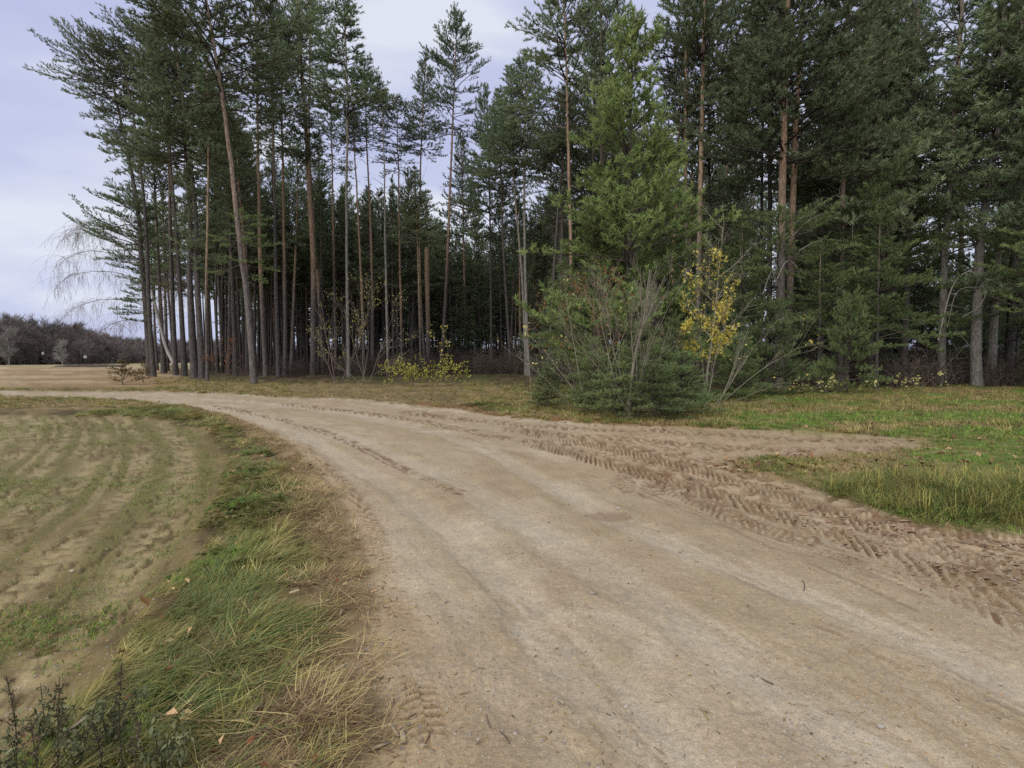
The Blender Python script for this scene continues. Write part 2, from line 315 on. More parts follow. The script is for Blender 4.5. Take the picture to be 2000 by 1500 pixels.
TREADS = [  # (line, half width, lug spacing, depth, chevron slope)
    (GL([(2150, 1150), (2000, 1110), (1850, 1065), (1700, 1018), (1580, 975), (1450, 938), (1330, 905), (1200, 875), (1050, 845)]), 0.34, 0.10, 0.042, 1.0),
    (GL([(2150, 1215), (1950, 1145), (1800, 1090), (1650, 1040), (1500, 990), (1350, 945), (1200, 905), (1050, 865)]), 0.30, 0.11, 0.045, 1.0),
    (GL([(2120, 1275), (1900, 1175), (1750, 1120), (1600, 1070), (1450, 1018), (1350, 975), (1250, 930)]), 0.13, 0.08, 0.018, 0.7),
    (GL([(1790, 862), (1650, 858), (1500, 853), (1300, 845), (1100, 836), (950, 824), (800, 806)]), 0.22, 0.16, 0.035, 0.4),
    (GL([(1760, 874), (1600, 877), (1450, 876), (1300, 866), (1150, 853), (1000, 838)]), 0.22, 0.17, 0.035, 0.4),
    (GL([(1430, 893), (1350, 900), (1290, 930), (1270, 965)]), 0.14, 0.11, 0.022, 0.3),
    (GL([(1360, 880), (1290, 895), (1230, 925), (1215, 955)]), 0.14, 0.11, 0.022, 0.3),
    (GL([(840, 1440), (815, 1330), (790, 1230), (760, 1130), (725, 1020), (660, 930), (590, 872)]), 0.07, 0.048, 0.013, 0.25),
    (GL([(900, 960), (820, 930), (760, 900), (650, 850), (560, 822), (420, 793)]), 0.10, 0.10, 0.014, 0.3),
    (GL([(1100, 870), (960, 850), (820, 822), (680, 802), (560, 789)]), 0.16, 0.16, 0.022, 0.5),
]
TREADS += [(GL([(2150, 1090), (1950, 1062), (1800, 1040), (1650, 995), (1520, 955)]), .16, .07, .022, 1.2), (GL([(1560, 1050), (1480, 1010), (1400, 985), (1290, 935), (1180, 900), (1080, 880)]), .2, .075, .018, .6)]
MOUND = G(1905, 985); SOIL = G(945, 797); HOLLOW = G(1930, 1010)

LAWN = 1
def lawn_mask(x, y):
    o = 0
    for px, py, sx, sy in ((1790, 818, 3.6, 1.1), (1975, 905, 1.4, 1.0), (1640, 822, 2.0, .5), (1985, 850, 2.5, .8)):
        c = G(px, py); o = o + np.exp(-(((x - c[0]) / sx) ** 2 + ((y - c[1]) / sy) ** 2))
    return np.clip(o * (.5 + 1.0 * fbm(x, y, 1.3, 3, 97)), 0, 1)
def ground(x, y):
    """height, colour, grit, region of the ground at world points"""
    r = np.hypot(x, y); fade = np.clip(14 / np.maximum(r, 1), 0, 1)
    wx = x + 0.22 * (fbm(x, y, 1.7, 3, 11) - .5) + 0.09 * (fbm(x, y, 7, 2, 15) - .5)
    wy = y + 0.22 * (fbm(x, y, 1.7, 3, 21) - .5) + 0.09 * (fbm(x, y, 7, 2, 25) - .5)
    road = poly_sdf(wx, wy, P_ROAD); br = poly_sdf(wx + .5 * (fbm(x, y, 2.5, 3, 31) - .5), wy + .5 * (fbm(x, y, 2.5, 3, 35) - .5), P_BRANCH)
    fld = poly_sdf(wx, wy, P_FIELD); fo = poly_sdf(x + 2 * (fbm(x, y, .8, 3, 41) - .5), y + 2 * (fbm(x, y, .8, 3, 45) - .5), FOREST)
    mroad = sstep(-.07, .07, road); mbr = sstep(-.35, .25, br) * (1 - mroad); mf = sstep(-.15, .2, fld); mforest = sstep(-1.0, 1.0, fo)
    n_l, n_m, n_s = fbm(x, y, .35, 3, 51), fbm(x, y, 2.2, 4, 61), fbm(x, y, 11, 3, 71)
    n_f = fbm(x, y, 42, 2, 81)
    # --- colours
    def C(*c): return np.array(c)[None, :]
    def mixc(a, b, f): return a * (1 - f)[:, None] + b * f[:, None]
    verge = mixc(C(.16, .125, .06) * np.ones((len(x), 1)), C(.25, .19, .10), sstep(.35, .65, n_m))
    lawn = sstep(.42, .6, fbm(x, y, .5, 3, 91)) * sstep(2.5, 5, x - .15 * y) * (1 - mforest)
    lawn = np.maximum(lawn, lawn_mask(x, y)); verge = mixc(verge, C(.12, .17, .035), np.clip(lawn, 0, 1) * .8)
    near_v = (x < .5) & (y < 14); verge = np.where(near_v[:, None], mixc(C(.085, .065, .03) * np.ones((len(x), 1)), C(.20, .15, .075), sstep(.4, .65, n_m)), verge)
    farfield = sstep(-.60, -.68, x / np.maximum(y, .1)) * sstep(24.5, 26.5, y) + sstep(-.4, .4, -x / 30 - 1.6) * (y > 20)
    farfield = np.clip(farfield, 0, 1)
    ffc = mixc(C(.30, .205, .115) * np.ones((len(x), 1)), C(.42, .34, .22), sstep(.4, .62, fbm(x * .4, y, .35, 4, 95)))
    ffc = mixc(ffc, C(.27, .25, .13), sstep(70, 110, y) * .6)
    verge = mixc(verge, ffc, farfield)
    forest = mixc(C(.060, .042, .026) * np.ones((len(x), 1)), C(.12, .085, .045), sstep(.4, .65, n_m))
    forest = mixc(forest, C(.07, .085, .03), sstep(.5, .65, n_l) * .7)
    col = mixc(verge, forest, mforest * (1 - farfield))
    # leaf and needle litter brown along the far side of the road
    dF, _, _ = line_dist(x, y, EDGE_F); lit = sstep(1.4, .2, dF + .8 * (n_m - .5)) * (1 - mroad) * (x > -3) * (x < 6)
    col = mixc(col, C(.22, .125, .055), np.clip(lit, 0, 1) * .85)
    # field
    dl, sl, al = line_dist(x, y, EDGE_L)
    fc = mixc(C(.195, .150, .080) * np.ones((len(x), 1)), C(.25, .20, .110), sstep(.35, .65, n_m))
    dw = dl + .16 * (fbm(al, dl * .3, .45, 2, 171) - .5) + .05 * (n_m - .5)
    dw = dw + .16 * np.sin(dl * 2.3) + .07 * np.sin(dl * 5.9); rows = .5 + .5 * np.cos(dw * 6.283 / .31); rows = rows * (.55 + .45 * fbm(dw * 1.3, al * .1, 1, 3, 173)) + .2 * (fbm(dw * 9, al * .8, 1, 3, 175) - .5)
    green = sstep(.18, .55, .42 * rows + .5 * fbm(dw * .6, al * .25, 1, 3, 97) + .20 * sstep(4.5, 11, y) - .16 * sstep(5.0, 2.5, y))
    fc = mixc(fc, C(.165, .170, .065), green * .62 * sstep(.5, 1.3, dl + .4 * (n_m - .5)))
    fc = mixc(fc, C(.36, .30, .19), (1 - sstep(.12, .42, rows)) * sstep(.3, .55, fbm(al * .5, dw * 2.5, 1, 3, 179)) * sstep(1.0, 1.6, dl) * sstep(9.5, 7, dl) * sstep(3.0, 5.5, y) * .8)
    ft = np.zeros_like(x); fr = np.zeros_like(x)
    for d0, w in ((1.45, .13), (1.95, .12), (2.5, .15), (2.95, .10), (3.45, .16), (4.1, .16), (4.6, .12), (5.2, .2), (6.0, .16), (6.9, .22), (7.9, .2), (9.2, .2)):
        wob = .14 * (fbm(al, al * 0, .35, 2, int(d0 * 10)) - .5) * 2
        b = np.exp(-((dl - d0 - wob) / w) ** 2)
        ft = np.maximum(ft, b * (.35 + .65 * sstep(.3, .5, fbm(al, al * 0 + d0, .5, 2, 5))))
        fr = fr + b * (.5 + .5 * np.cos(al * 6.283 / .17 + 3 * np.abs(dl - d0))) * .022 * sstep(.25, .5, fbm(x, y, 1.2, 3, 77))
    fc = mixc(fc, C(.40, .335, .215), ft * .9)
    lugf = np.clip(fr / .022, 0, 1) * sstep(.5, 0, np.cos(al * 6.283 / .17 * .5) ** 2 + 0 * ft) ; fc = mixc(fc, C(.17, .13, .075), sstep(.2, .7, fr / .022) * sstep(.4, .6, n_s + .1) * .8)
    dent = sstep(.56, .68, fbm(al * 7, dl * 22, 1, 3, 131)) * sstep(.45, .6, n_m + .1)
    fc = mixc(fc, C(.135, .10, .055), dent * .75)
    fc = fc * np.array([.88, .86, .76])[None, :]
    col = mixc(col, fc, mf)
    # road
    rc = mixc(C(.40, .325, .235) * np.ones((len(x), 1)), C(.49, .42, .325), sstep(.35, .65, n_m))
    rc = mixc(rc, C(.33, .255, .165), sstep(.52, .68, fbm(x, y, 1.1, 4, 101)) * .6)
    ch = sstep(3.2, .8, np.abs(x - .9 * (6.5 - y) * 0 - 3.2 - (7 - y) * .35)) * (x > .5)
    hroad = np.zeros_like(x); light = np.zeros_like(x)
    for ln, w, lt, rut in BANDS:
        d, s_, a_ = line_dist(x, y, ln, 3); wj = w * (1 + .5 * (fbm(a_, a_ * 0, .8, 2, 7) - .5)) * (1 + np.clip((r - 8) / 25, 0, .6))
        b = sstep(wj * 1.5, wj * .5, d + .12 * (n_m - .5) + .05 * (n_s - .5)); light = np.maximum(light, b * lt); hroad -= rut * b
    dM, sM, aM = line_dist(x, y, BANDS[1][0], 6); u_ = dM * sM + .08 * (n_m - .5)
    st1, st2 = fbm(u_ * 3.2, aM * .22, 1, 4, 141), fbm(u_ * 14, aM * .7, 1, 3, 151)
    light = light * (.45 + .55 * sstep(.35, .6, st1)) * (.75 + .5 * (st2 - .2))
    rc = mixc(rc, C(.355, .285, .190), np.clip((1 - light) * sstep(.35, .62, st1 * .6 + n_m * .4) * .85 * sstep(.05, .5, road), 0, 1))
    rc = mixc(rc, C(.455, .40, .325), np.clip(light, 0, 1) * .62)
    rc = mixc(rc, C(.29, .22, .135), sstep(.60, .72, st2) * sstep(.45, .6, n_m) * .5)
    # reddish sand to the right and near the branch
    red = sstep(2.4, .3, -poly_sdf(x, y, P_BRANCH)) * .75
    dR, _, _ = line_dist(x, y, EDGE_R); red = np.maximum(red, sstep(1.1, .1, dR) * .6)
    rc = mixc(rc, C(.42, .31, .205), red * sstep(.25, .6, n_m + .15) * .8)
    htread = np.zeros_like(x); dark = np.zeros_like(x)
    for ln, w, sp, dep, chev in TREADS:
        d, s_, a_ = line_dist(x, y, ln, 2); w2 = w * (1 + np.clip((r - 7) / 14, 0, .8)); sp2 = sp
        ins = sstep(w2 * 1.15, w2 * .8, d) * sstep(.12, .34, fbm(a_, s_ * d, 1.6, 3, int(w * 1000)))
        ph = a_ / sp2 + chev * 1.5 * d / sp2 * .9 + (s_ > 0) * .5 + 1.8 * (n_m - .5) + .18 * (n_s - .5)
        amp = _hash(np.floor(ph), (s_ > 0) * 1.0, int(sp * 1e4)); amp = .45 + .75 * amp; ins = ins * amp * sstep(.16, .42, fbm(x, y, 2.6, 3, int(sp * 5e3)))
        lug = np.abs(((ph % 1) - .5)) * 2; lug = sstep(.3, .7, lug + .22 * (n_s - .5))
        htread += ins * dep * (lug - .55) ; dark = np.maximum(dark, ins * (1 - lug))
    rc = mixc(rc, C(.19, .12, .07), np.clip(dark, 0, 1) * sstep(.3, .6, n_s + .26) * .95)  # brown earth in the tread grooves, darkened further to paint in their shade
    for ln in LINES:
        d, s_, a_ = line_dist(x, y, ln, 1); b = np.exp(-(d / .022) ** 2) * sstep(.3, .45, fbm(a_, a_ * 0, 2.5, 2, 9)) + .4 * np.exp(-((d - .07) / .02) ** 2) * sstep(.45, .5, n_s)
        rc = mixc(rc, C(.24, .18, .12), np.clip(b, 0, 1) * .75); htread -= .010 * np.clip(b, 0, 1)
    # clods and chewed crumbs between the treads on the right
    cl = sstep(.54, .68, fbm(al * 9, dl * 20, 1, 3, 111)) * sstep(.3, .5, n_m) * np.clip(sstep(1.9, .8, dR) + sstep(1.4, .2, -poly_sdf(x, y, P_BRANCH)), 0, 1)
    rc = mixc(rc, C(.20, .13, .075), cl * .75)
    # damp patch in the middle of the road
    c = G(1190, 1004); dp = np.hypot((x - c[0]) / .20, (y - c[1]) / .13) + .5 * (n_m - .5); wet = sstep(1.1, .9, dp)
    rc = mixc(rc, C(.27, .205, .14), wet * .8)
    col = mixc(col, rc, mroad); bc = mixc(rc, C(.30, .24, .13), sstep(.45, .6, n_m) * .5); col = mixc(col, bc, mbr * .9)
    # edge of the road: chaff, straw tint
    de = np.exp(-(dl / .22) ** 2) * (y < 13); col = mixc(col, C(.40, .29, .16), de * .55)
    # dark soil heap by the far side
    so = np.exp(-(((x - SOIL[0]) / .8) ** 2 + ((y - SOIL[1]) / .5) ** 2)); col = mixc(col, C(.07, .048, .032), sstep(.25, .6, so + .25 * (n_s - .5)))
    # --- heights
    h = .10 * (n_l - .5) * sstep(4, 12, r) + .02 * (n_m - .5)
    vg = (1 - mroad) * (1 - mf) * (1 - mbr)
    h += vg * (.035 + .05 * (n_m - .5) * 1.5 + .02 * (n_s - .5))
    h += mforest * (.12 * (fbm(x, y, .7, 3, 121) - .4))
    h += mf * (-.03 + .012 * (n_s - .5) * fade + .014 * (n_m - .5) - .02 * ft + 1.3 * fr * fade + .008 * (n_f - .5) * fade - .014 * dent)
    h += mroad * (.012 * (n_s - .5) * fade + .006 * (n_f - .5) * fade + hroad + htread * np.clip(fade * 1.3, 0, 1) + .018 * cl * fade - .008 * wet) + mbr * htread * .8
    h += .16 * so * (1 + .8 * (n_s - .5))
    m_ = np.exp(-(((x - MOUND[0]) / .9) ** 2 + ((y - MOUND[1]) / .7) ** 2)); h += .16 * m_
    grit = mroad * (.35 + .5 * light) + mf * .3
    reg = np.where(mroad > .5, 0, np.where(mbr > .5, 1, np.where(mf > .5, 2, np.where(farfield > .5, 3, 4))))
    col = col * np.array([.985, .955, .835])[None, :]
    return h, col, grit, reg

def GH(x, y):
    x = np.atleast_1d(np.asarray(x, float)); y = np.atleast_1d(np.asarray(y, float)); return ground(x, y)[0]
def gz(x, y): return float(GH(x, y)[0])

def ground_material():
    m = bpy.data.materials.new('earth'); m.use_nodes = True; t = m.node_tree; t.nodes.clear(); l = t.links.new
    ca = N('ShaderNodeAttribute', t, attribute_name='col'); ga = N('ShaderNodeAttribute', t, attribute_name='grit'); tcn = N('ShaderNodeTexCoord', t)
    def noise(sc_, det, r_=.6):
        n = N('ShaderNodeTexNoise', t); n.inputs['Scale'].default_value = sc_; n.inputs['Detail'].default_value = det; n.inputs['Roughness'].default_value = r_; l(tcn.outputs['Object'], n.inputs['Vector']); return n
    a, b, c = noise(3.1, 6, .62), noise(34, 5, .7), noise(150, 2, .6)
    def mr(src, lo, hi, a0=.3, a1=.7):
        n = N('ShaderNodeMapRange', t); n.inputs['From Min'].default_value = a0; n.inputs['From Max'].default_value = a1; n.inputs['To Min'].default_value = lo; n.inputs['To Max'].default_value = hi; l(src, n.inputs[0]); return n.outputs[0]
    def mul(p, q):
        n = N('ShaderNodeMath', t, operation='MULTIPLY'); l(p, n.inputs[0]); l(q, n.inputs[1]); return n.outputs[0]
    f = mul(mul(mr(a.outputs[0], .88, 1.12), mr(b.outputs[0], .80, 1.20)), mr(c.outputs[0], .78, 1.22))
    vm = N('ShaderNodeVectorMath', t, operation='SCALE'); l(ca.outputs['Color'], vm.inputs[0]); l(f, vm.inputs['Scale'])
    # pale and dark grains
    vo = N('ShaderNodeTexVoronoi', t); vo.inputs['Scale'].default_value = 62; l(tcn.outputs['Object'], vo.inputs['Vector'])
    lt = N('ShaderNodeMath', t, operation='LESS_THAN'); lt.inputs[1].default_value = .27; l(vo.outputs['Distance'], lt.inputs[0])
    sep = N('ShaderNodeSeparateColor', t); l(vo.outputs['Color'], sep.inputs[0])
    gt = N('ShaderNodeMath', t, operation='GREATER_THAN'); gt.inputs[1].default_value = .86; l(sep.outputs[0], gt.inputs[0])
    gm = mul(mul(lt.outputs[0], gt.outputs[0]), ga.outputs['Fac'])
    mxn = N('ShaderNodeMix', t, data_type='RGBA'); l(gm, mxn.inputs[0]); l(vm.outputs[0], mxn.inputs[6])
    gc = N('ShaderNodeValToRGB', t); gc.color_ramp.elements[0].color = (.16, .13, .10, 1); gc.color_ramp.elements[1].color = (.66, .61, .54, 1); l(sep.outputs[1], gc.inputs[0]); l(gc.outputs[0], mxn.inputs[7])
    p = N('ShaderNodeBsdfPrincipled', t); p.inputs['Roughness'].default_value = .92; p.inputs['Specular IOR Level'].default_value = .2; l(mxn.outputs[2], p.inputs['Base Color'])
    ad = N('ShaderNodeMath', t, operation='MULTIPLY_ADD'); ad.inputs[1].default_value = .35; l(c.outputs[0], ad.inputs[0]); l(b.outputs[0], ad.inputs[2])
    ad2 = N('ShaderNodeMath', t, operation='MULTIPLY_ADD'); ad2.inputs[1].default_value = .5; l(gm, ad2.inputs[0]); l(ad.outputs[0], ad2.inputs[2])
    bp = N('ShaderNodeBump', t); bp.inputs['Strength'].default_value = .7; bp.inputs['Distance'].default_value = .012; l(ad2.outputs[0], bp.inputs['Height']); l(bp.outputs[0], p.inputs['Normal'])
    o = N('ShaderNodeOutputMaterial', t); l(p.outputs[0], o.inputs[0]); return m
M['earth'] = ground_material()

def build_ground():
    # radii uniform in 1/r where it is seen, angles dense ahead
    inv = np.linspace(1 / 1.25, 1 / 700, 500); rad = np.concatenate([[.12, .5, .9], 1 / inv, [1200]])
    ang = np.concatenate([np.linspace(-57, 57, 880), np.linspace(57, 303, 90)[1:-1]]); ang = np.radians(ang)
    R, A = np.meshgrid(rad, ang, indexing='ij'); x = (R * np.sin(A)).ravel(); y = (R * np.cos(A)).ravel()
    h, col, grit, reg = ground(x, y); na = len(ang); nr = len(rad)
    V = np.stack([x, y, h], 1)
    i = np.arange(nr - 1)[:, None] * na; k = np.arange(na)[None, :]; k2 = (k + 1) % na
    F = np.stack([i + k, i + na + k, i + na + k2, i + k2], -1).reshape(-1, 4)[:, ::-1]
    fr = reg[F[:, 0]]
    cap = np.array([[0, j, j + 1] for j in range(1, na - 1)])
    for rid, (name) in enumerate(['dirt_road', 'dirt_track', 'field', 'far_field', 'ground']):
        f = F[fr == rid]; fs = [f]
        if rid == 0: fs = [f, cap]
        used = np.unique(np.concatenate([q.ravel() for q in fs])); mp_ = np.zeros(len(V), np.int64); mp_[used] = np.arange(len(used))
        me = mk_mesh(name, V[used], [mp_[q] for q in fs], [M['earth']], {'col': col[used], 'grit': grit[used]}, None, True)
        tag(mobj(name, me), kind='structure')
build_ground()

# ------------------------------------------------------------------ scattering (stuff only)
def lib_object(name, me):
    return bpy.data.objects.new(name, me)
def scatter(name, P, rotz, scale, idx, variants, tilt=None):
    me = bpy.data.meshes.new(name + '_points'); P = np.asarray(P, np.float32); n = len(P)
    me.vertices.add(n); me.vertices.foreach_set('co', P.ravel())
    rot = np.zeros((n, 3), np.float32); rot[:, 2] = rotz
    if tilt is not None: rot[:, :2] = tilt
    a = me.attributes.new('rot', 'FLOAT_VECTOR', 'POINT'); a.data.foreach_set('vector', rot.ravel())
    s = np.asarray(scale, np.float32); s = np.repeat(s[:, None], 3, 1) if s.ndim == 1 else s
    a = me.attributes.new('scl', 'FLOAT_VECTOR', 'POINT'); a.data.foreach_set('vector', s.astype(np.float32).ravel())
    a = me.attributes.new('idx', 'INT', 'POINT'); a.data.foreach_set('value', np.asarray(idx, np.int32))
    o = mobj(name, me)
    col = bpy.data.collections.new(name + '_kinds')
    for j, v in enumerate(variants): col.objects.link(lib_object('%s_kind_%02d' % (name, j), v))
    ng = bpy.data.node_groups.new(name + '_nodes', 'GeometryNodeTree')
    ng.interface.new_socket('Geometry', in_out='INPUT', socket_type='NodeSocketGeometry'); ng.interface.new_socket('Geometry', in_out='OUTPUT', socket_type='NodeSocketGeometry')
    gi, go = ng.nodes.new('NodeGroupInput'), ng.nodes.new('NodeGroupOutput'); ip = ng.nodes.new('GeometryNodeInstanceOnPoints'); ci = ng.nodes.new('GeometryNodeCollectionInfo')
    ci.inputs['Collection'].default_value = col; ci.inputs['Separate Children'].default_value = True; ci.inputs['Reset Children'].default_value = True
    def na(nm, ty):
        q = ng.nodes.new('GeometryNodeInputNamedAttribute'); q.data_type = ty; q.inputs['Name'].default_value = nm
        return [s_ for s_ in q.outputs if s_.enabled and s_.name == 'Attribute'][0]
    l = ng.links.new; ip.inputs['Pick Instance'].default_value = True
    l(gi.outputs[0], ip.inputs['Points']); l(ci.outputs[0], ip.inputs['Instance']); l(na('idx', 'INT'), ip.inputs['Instance Index']); l(na('rot', 'FLOAT_VECTOR'), ip.inputs['Rotation']); l(na('scl', 'FLOAT_VECTOR'), ip.inputs['Scale']); l(ip.outputs[0], go.inputs[0])
    md = o.modifiers.new('scatter', 'NODES'); md.node_group = ng
    return tag(o, kind='stuff')

# ------------------------------------------------------------------ pines
UP = np.array([0, 0, 1.0])
def unit(v): return v / (np.linalg.norm(v) + 1e-9)
def crown_geo(seed, Lc, R, prof, whorls, per=4, asym=0.0, az0=math.pi, elev=(0.15, 0.9), pads=1.0, K=15, nl=.165, nw=.036, twstep=.34, thin=None, bareness=0.0, shootstep=.15, spread=.85):
    """branches grow from a vertical axis of length Lc; returns Geo (slot 0 needles, slot 1 branches)"""
    rng = np.random.default_rng(seed); g = Geo(); SP, SD, SV = [], [], []
    for w in range(whorls):
        h = (w + rng.uniform(.1, .9)) / whorls
        for k in range(rng.integers(max(1, per - 1), per + 2)):
            az = rng.uniform(0, 6.283); ln = R * prof(h) * rng.uniform(.6, 1.2) * (1 + asym * math.cos(az - az0))
            if thin and rng.uniform() > thin(h): continue
            if ln < .25: ln = .25
            el = elev[0] + (elev[1] - elev[0]) * h + rng.normal(0, .14)
            p = np.array([0, 0, h * Lc + rng.uniform(-.15, .15)]); d = np.array([math.cos(az) * math.cos(el), math.sin(az) * math.cos(el), math.sin(el)])
            n = max(4, int(ln / .45)); pts = [p]; sl = ln / n; bend = rng.uniform(-.02, .10)
            for j in range(n):
                d = unit(d + rng.normal(0, .09, 3) + UP * bend * (1 if j > n * .4 else -.6)); p = p + d * sl; pts.append(p)
            pts = np.array(pts); br = .012 + .010 * ln
            g.tube(pts, np.linspace(br, .005, len(pts)), 3, rng.uniform(.1, .6), 1)
            tw = twstep; s = max(.2, ln * .25 * (1 + bareness))
            side = 1
            while s < ln:
                f = s / ln; j = min(int(f * n), n - 1); q = pts[j] + (pts[j + 1] - pts[j]) * (f * n - j); dd = unit(pts[j + 1] - pts[j])
                tl = (.25 + .42 * (ln - s)) * rng.uniform(.6, 1.2); tl = min(tl, 1.3)
                lat = unit(np.cross(dd, UP)) * side; side = -side
                td = unit(dd * .75 + lat * rng.uniform(.5, 1.0) + UP * rng.uniform(-.05, .45) * pads)
                e_ = q + td * tl; mid = (q + e_) / 2 + rng.normal(0, .03, 3)
                g.tube([q, mid, e_], [.009, .006, .003], 3, rng.uniform(.1, .6), 1)
                u = .42 * tl
                while u < tl * 1.02:
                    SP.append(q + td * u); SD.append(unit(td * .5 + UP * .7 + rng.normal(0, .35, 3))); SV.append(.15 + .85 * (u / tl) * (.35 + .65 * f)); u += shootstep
                s += tw * rng.uniform(.7, 1.3)
            for u in np.arange(.55, 1.01, .17 / max(ln, .5)):
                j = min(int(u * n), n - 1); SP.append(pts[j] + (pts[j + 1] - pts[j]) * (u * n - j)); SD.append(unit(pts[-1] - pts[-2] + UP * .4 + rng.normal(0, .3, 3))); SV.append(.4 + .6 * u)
    for q in range(6): SP.append(np.array([0, 0, Lc * (1 - .012 * q)])); SD.append(unit(UP + rng.normal(0, .25, 3))); SV.append(.8)
    g.needles(np.array(SP), np.array(SD), K, nl, nw, spread, rng, .14, np.array(SV))  # outer shoots lighter: pale new growth plus painted highlights on the bough pads
    return g
def crown_mesh(name, mat, **kw): return crown_geo(**kw).mesh(name, [M[mat], M['branch']])

p_tall = lambda h: (0.62 + 0.5 * math.sin(h * 3.0)) * (1 - h) ** .55 + .10
p_cone = lambda h: (1 - h) ** .8 + .08
p_round = lambda h: math.sqrt(max(.02, 1 - (2 * h - .9) ** 2)) * (1 if h < .45 else 1.0) + .05
p_edge = lambda h: .55 + .75 * math.exp(-((h - .72) / .2) ** 2) - .55 * max(0, h - .85) * 4
CR = {}
for i in range(5):
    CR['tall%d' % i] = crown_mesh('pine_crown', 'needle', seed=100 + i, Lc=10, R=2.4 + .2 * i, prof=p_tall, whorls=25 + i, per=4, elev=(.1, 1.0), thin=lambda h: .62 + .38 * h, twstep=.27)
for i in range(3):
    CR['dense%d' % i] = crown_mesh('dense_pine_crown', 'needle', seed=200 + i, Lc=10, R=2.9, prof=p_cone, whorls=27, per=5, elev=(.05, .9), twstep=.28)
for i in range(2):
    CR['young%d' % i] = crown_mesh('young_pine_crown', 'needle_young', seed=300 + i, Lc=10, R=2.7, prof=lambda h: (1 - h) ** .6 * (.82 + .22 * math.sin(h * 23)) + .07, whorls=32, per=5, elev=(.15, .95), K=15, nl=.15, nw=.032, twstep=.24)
for i in range(3):
    CR['edge%d' % i] = crown_mesh('edge_pine_crown', 'needle', seed=400 + i, Lc=14, R=2.9, prof=p_edge, whorls=30, per=5, asym=.6, elev=(.0, .8), thin=lambda h: .5 + .5 * h, twstep=.24)
for i in range(2):
    CR['slim%d' % i] = crown_mesh('slim_pine_crown', 'needle', seed=500 + i, Lc=10, R=1.6, prof=lambda h: p_cone(h) * .7 + .3 * (1 - h), whorls=28, per=4, elev=(.3, 1.05), twstep=.25)
for i in range(3):
    CR['low%d' % i] = crown_mesh('low_pine_boughs', 'needle_low', seed=600 + i, Lc=5, R=4.2, prof=lambda h: .95 - .3 * h, whorls=7, per=4, asym=.45, az0=-math.pi / 2, elev=(-.15, .4), K=16, nl=.16, nw=.034, thin=lambda h: .85, pads=.5, bareness=.4, twstep=.22)
for i in range(2):
    CR['wide%d' % i] = crown_mesh('wide_pine_crown', 'needle_low', seed=650 + i, Lc=10, R=3.5, prof=lambda h: (1 - h) ** .6 * (.8 + .2 * math.sin(h * 25)) + .08, whorls=14, per=5, elev=(.28, 1.05), K=16, nl=.16, nw=.036, pads=1.3, bareness=.3, twstep=.22, thin=lambda h: .75, spread=.95)

def dead_geo(seed, Lc, R, n, m=0, up=.15):
    rng = np.random.default_rng(seed); g = Geo()
    for k in range(n):
        z = Lc * (k + rng.uniform()) / n; az = rng.uniform(0, 6.283); ln = R * rng.uniform(.25, 1) * (.4 + .6 * z / Lc); el = up + rng.normal(0, .25)
        d = np.array([math.cos(az) * math.cos(el), math.sin(az) * math.cos(el), math.sin(el)]); p = np.array([0, 0, z]); pts = [p]
        for j in range(4): d = unit(d + rng.normal(0, .16, 3) + UP * .03); p = p + d * ln / 4; pts.append(p)
        g.tube(pts, np.linspace(.018, .005, 5), 3, rng.uniform(), m)
        for q in range(rng.integers(1, 5)):
            j = rng.integers(1, 4); a = pts[j]; td = unit(d + rng.normal(0, .7, 3)); e_ = a + td * ln * rng.uniform(.15, .4); g.tube([a, (a + e_) / 2 + rng.normal(0, .03, 3), e_], [.008, .006, .003], 3, rng.uniform(), m)
    return g
DEAD = [dead_geo(700 + i, 8, 1.3 + .2 * i, 26 + 5 * i).mesh('dead_branches', [M['dead']]) for i in range(3)]

def trunk_mesh(pts, r0, r1, mat, seed=0, sides=9):
    """pts local to base; v attribute = height in 24 m"""
    rng = np.random.default_rng(seed); P = smooth_line(pts, 4) if len(pts) > 2 else np.linspace(pts[0], pts[1], 9)
    n = len(P); P = P + np.stack([rng.normal(0, .02, n), rng.normal(0, .02, n), np.zeros(n)], 1) * np.linspace(0, 1, n)[:, None] * 1.2
    f = (P[:, 2] - P[0, 2]) / max(P[-1, 2] - P[0, 2], .1); R = r0 + (r1 - r0) * f ** .9; R = R * (1 + .35 * np.exp(-np.maximum(P[:, 2], 0) / .35))
    P = P.copy(); P[0, 2] -= .25; g = Geo(); g.tube(P, R, sides, attr=np.clip(P[:, 2] / 24, 0, 1)); return g.mesh('pine_trunk', [M[mat]], True)

def put_crown(root, mesh, a, b, base_len, rs=1.0, rz=None, name='crown', rng=random):
    a, b = Vector(a), Vector(b); d = b - a; q = Vector((0, 0, 1)).rotation_difference(d.normalized())
    o = mobj(name, mesh, root, a); o.rotation_mode = 'QUATERNION'; o.rotation_quaternion = q @ Quaternion((0, 0, 1), rng.uniform(0, 6.28) if rz is None else rz)
    o.scale = (rs, rs, d.length / base_len)
    if name == 'dead_branches': o['kind'] = 'stuff'
    return o

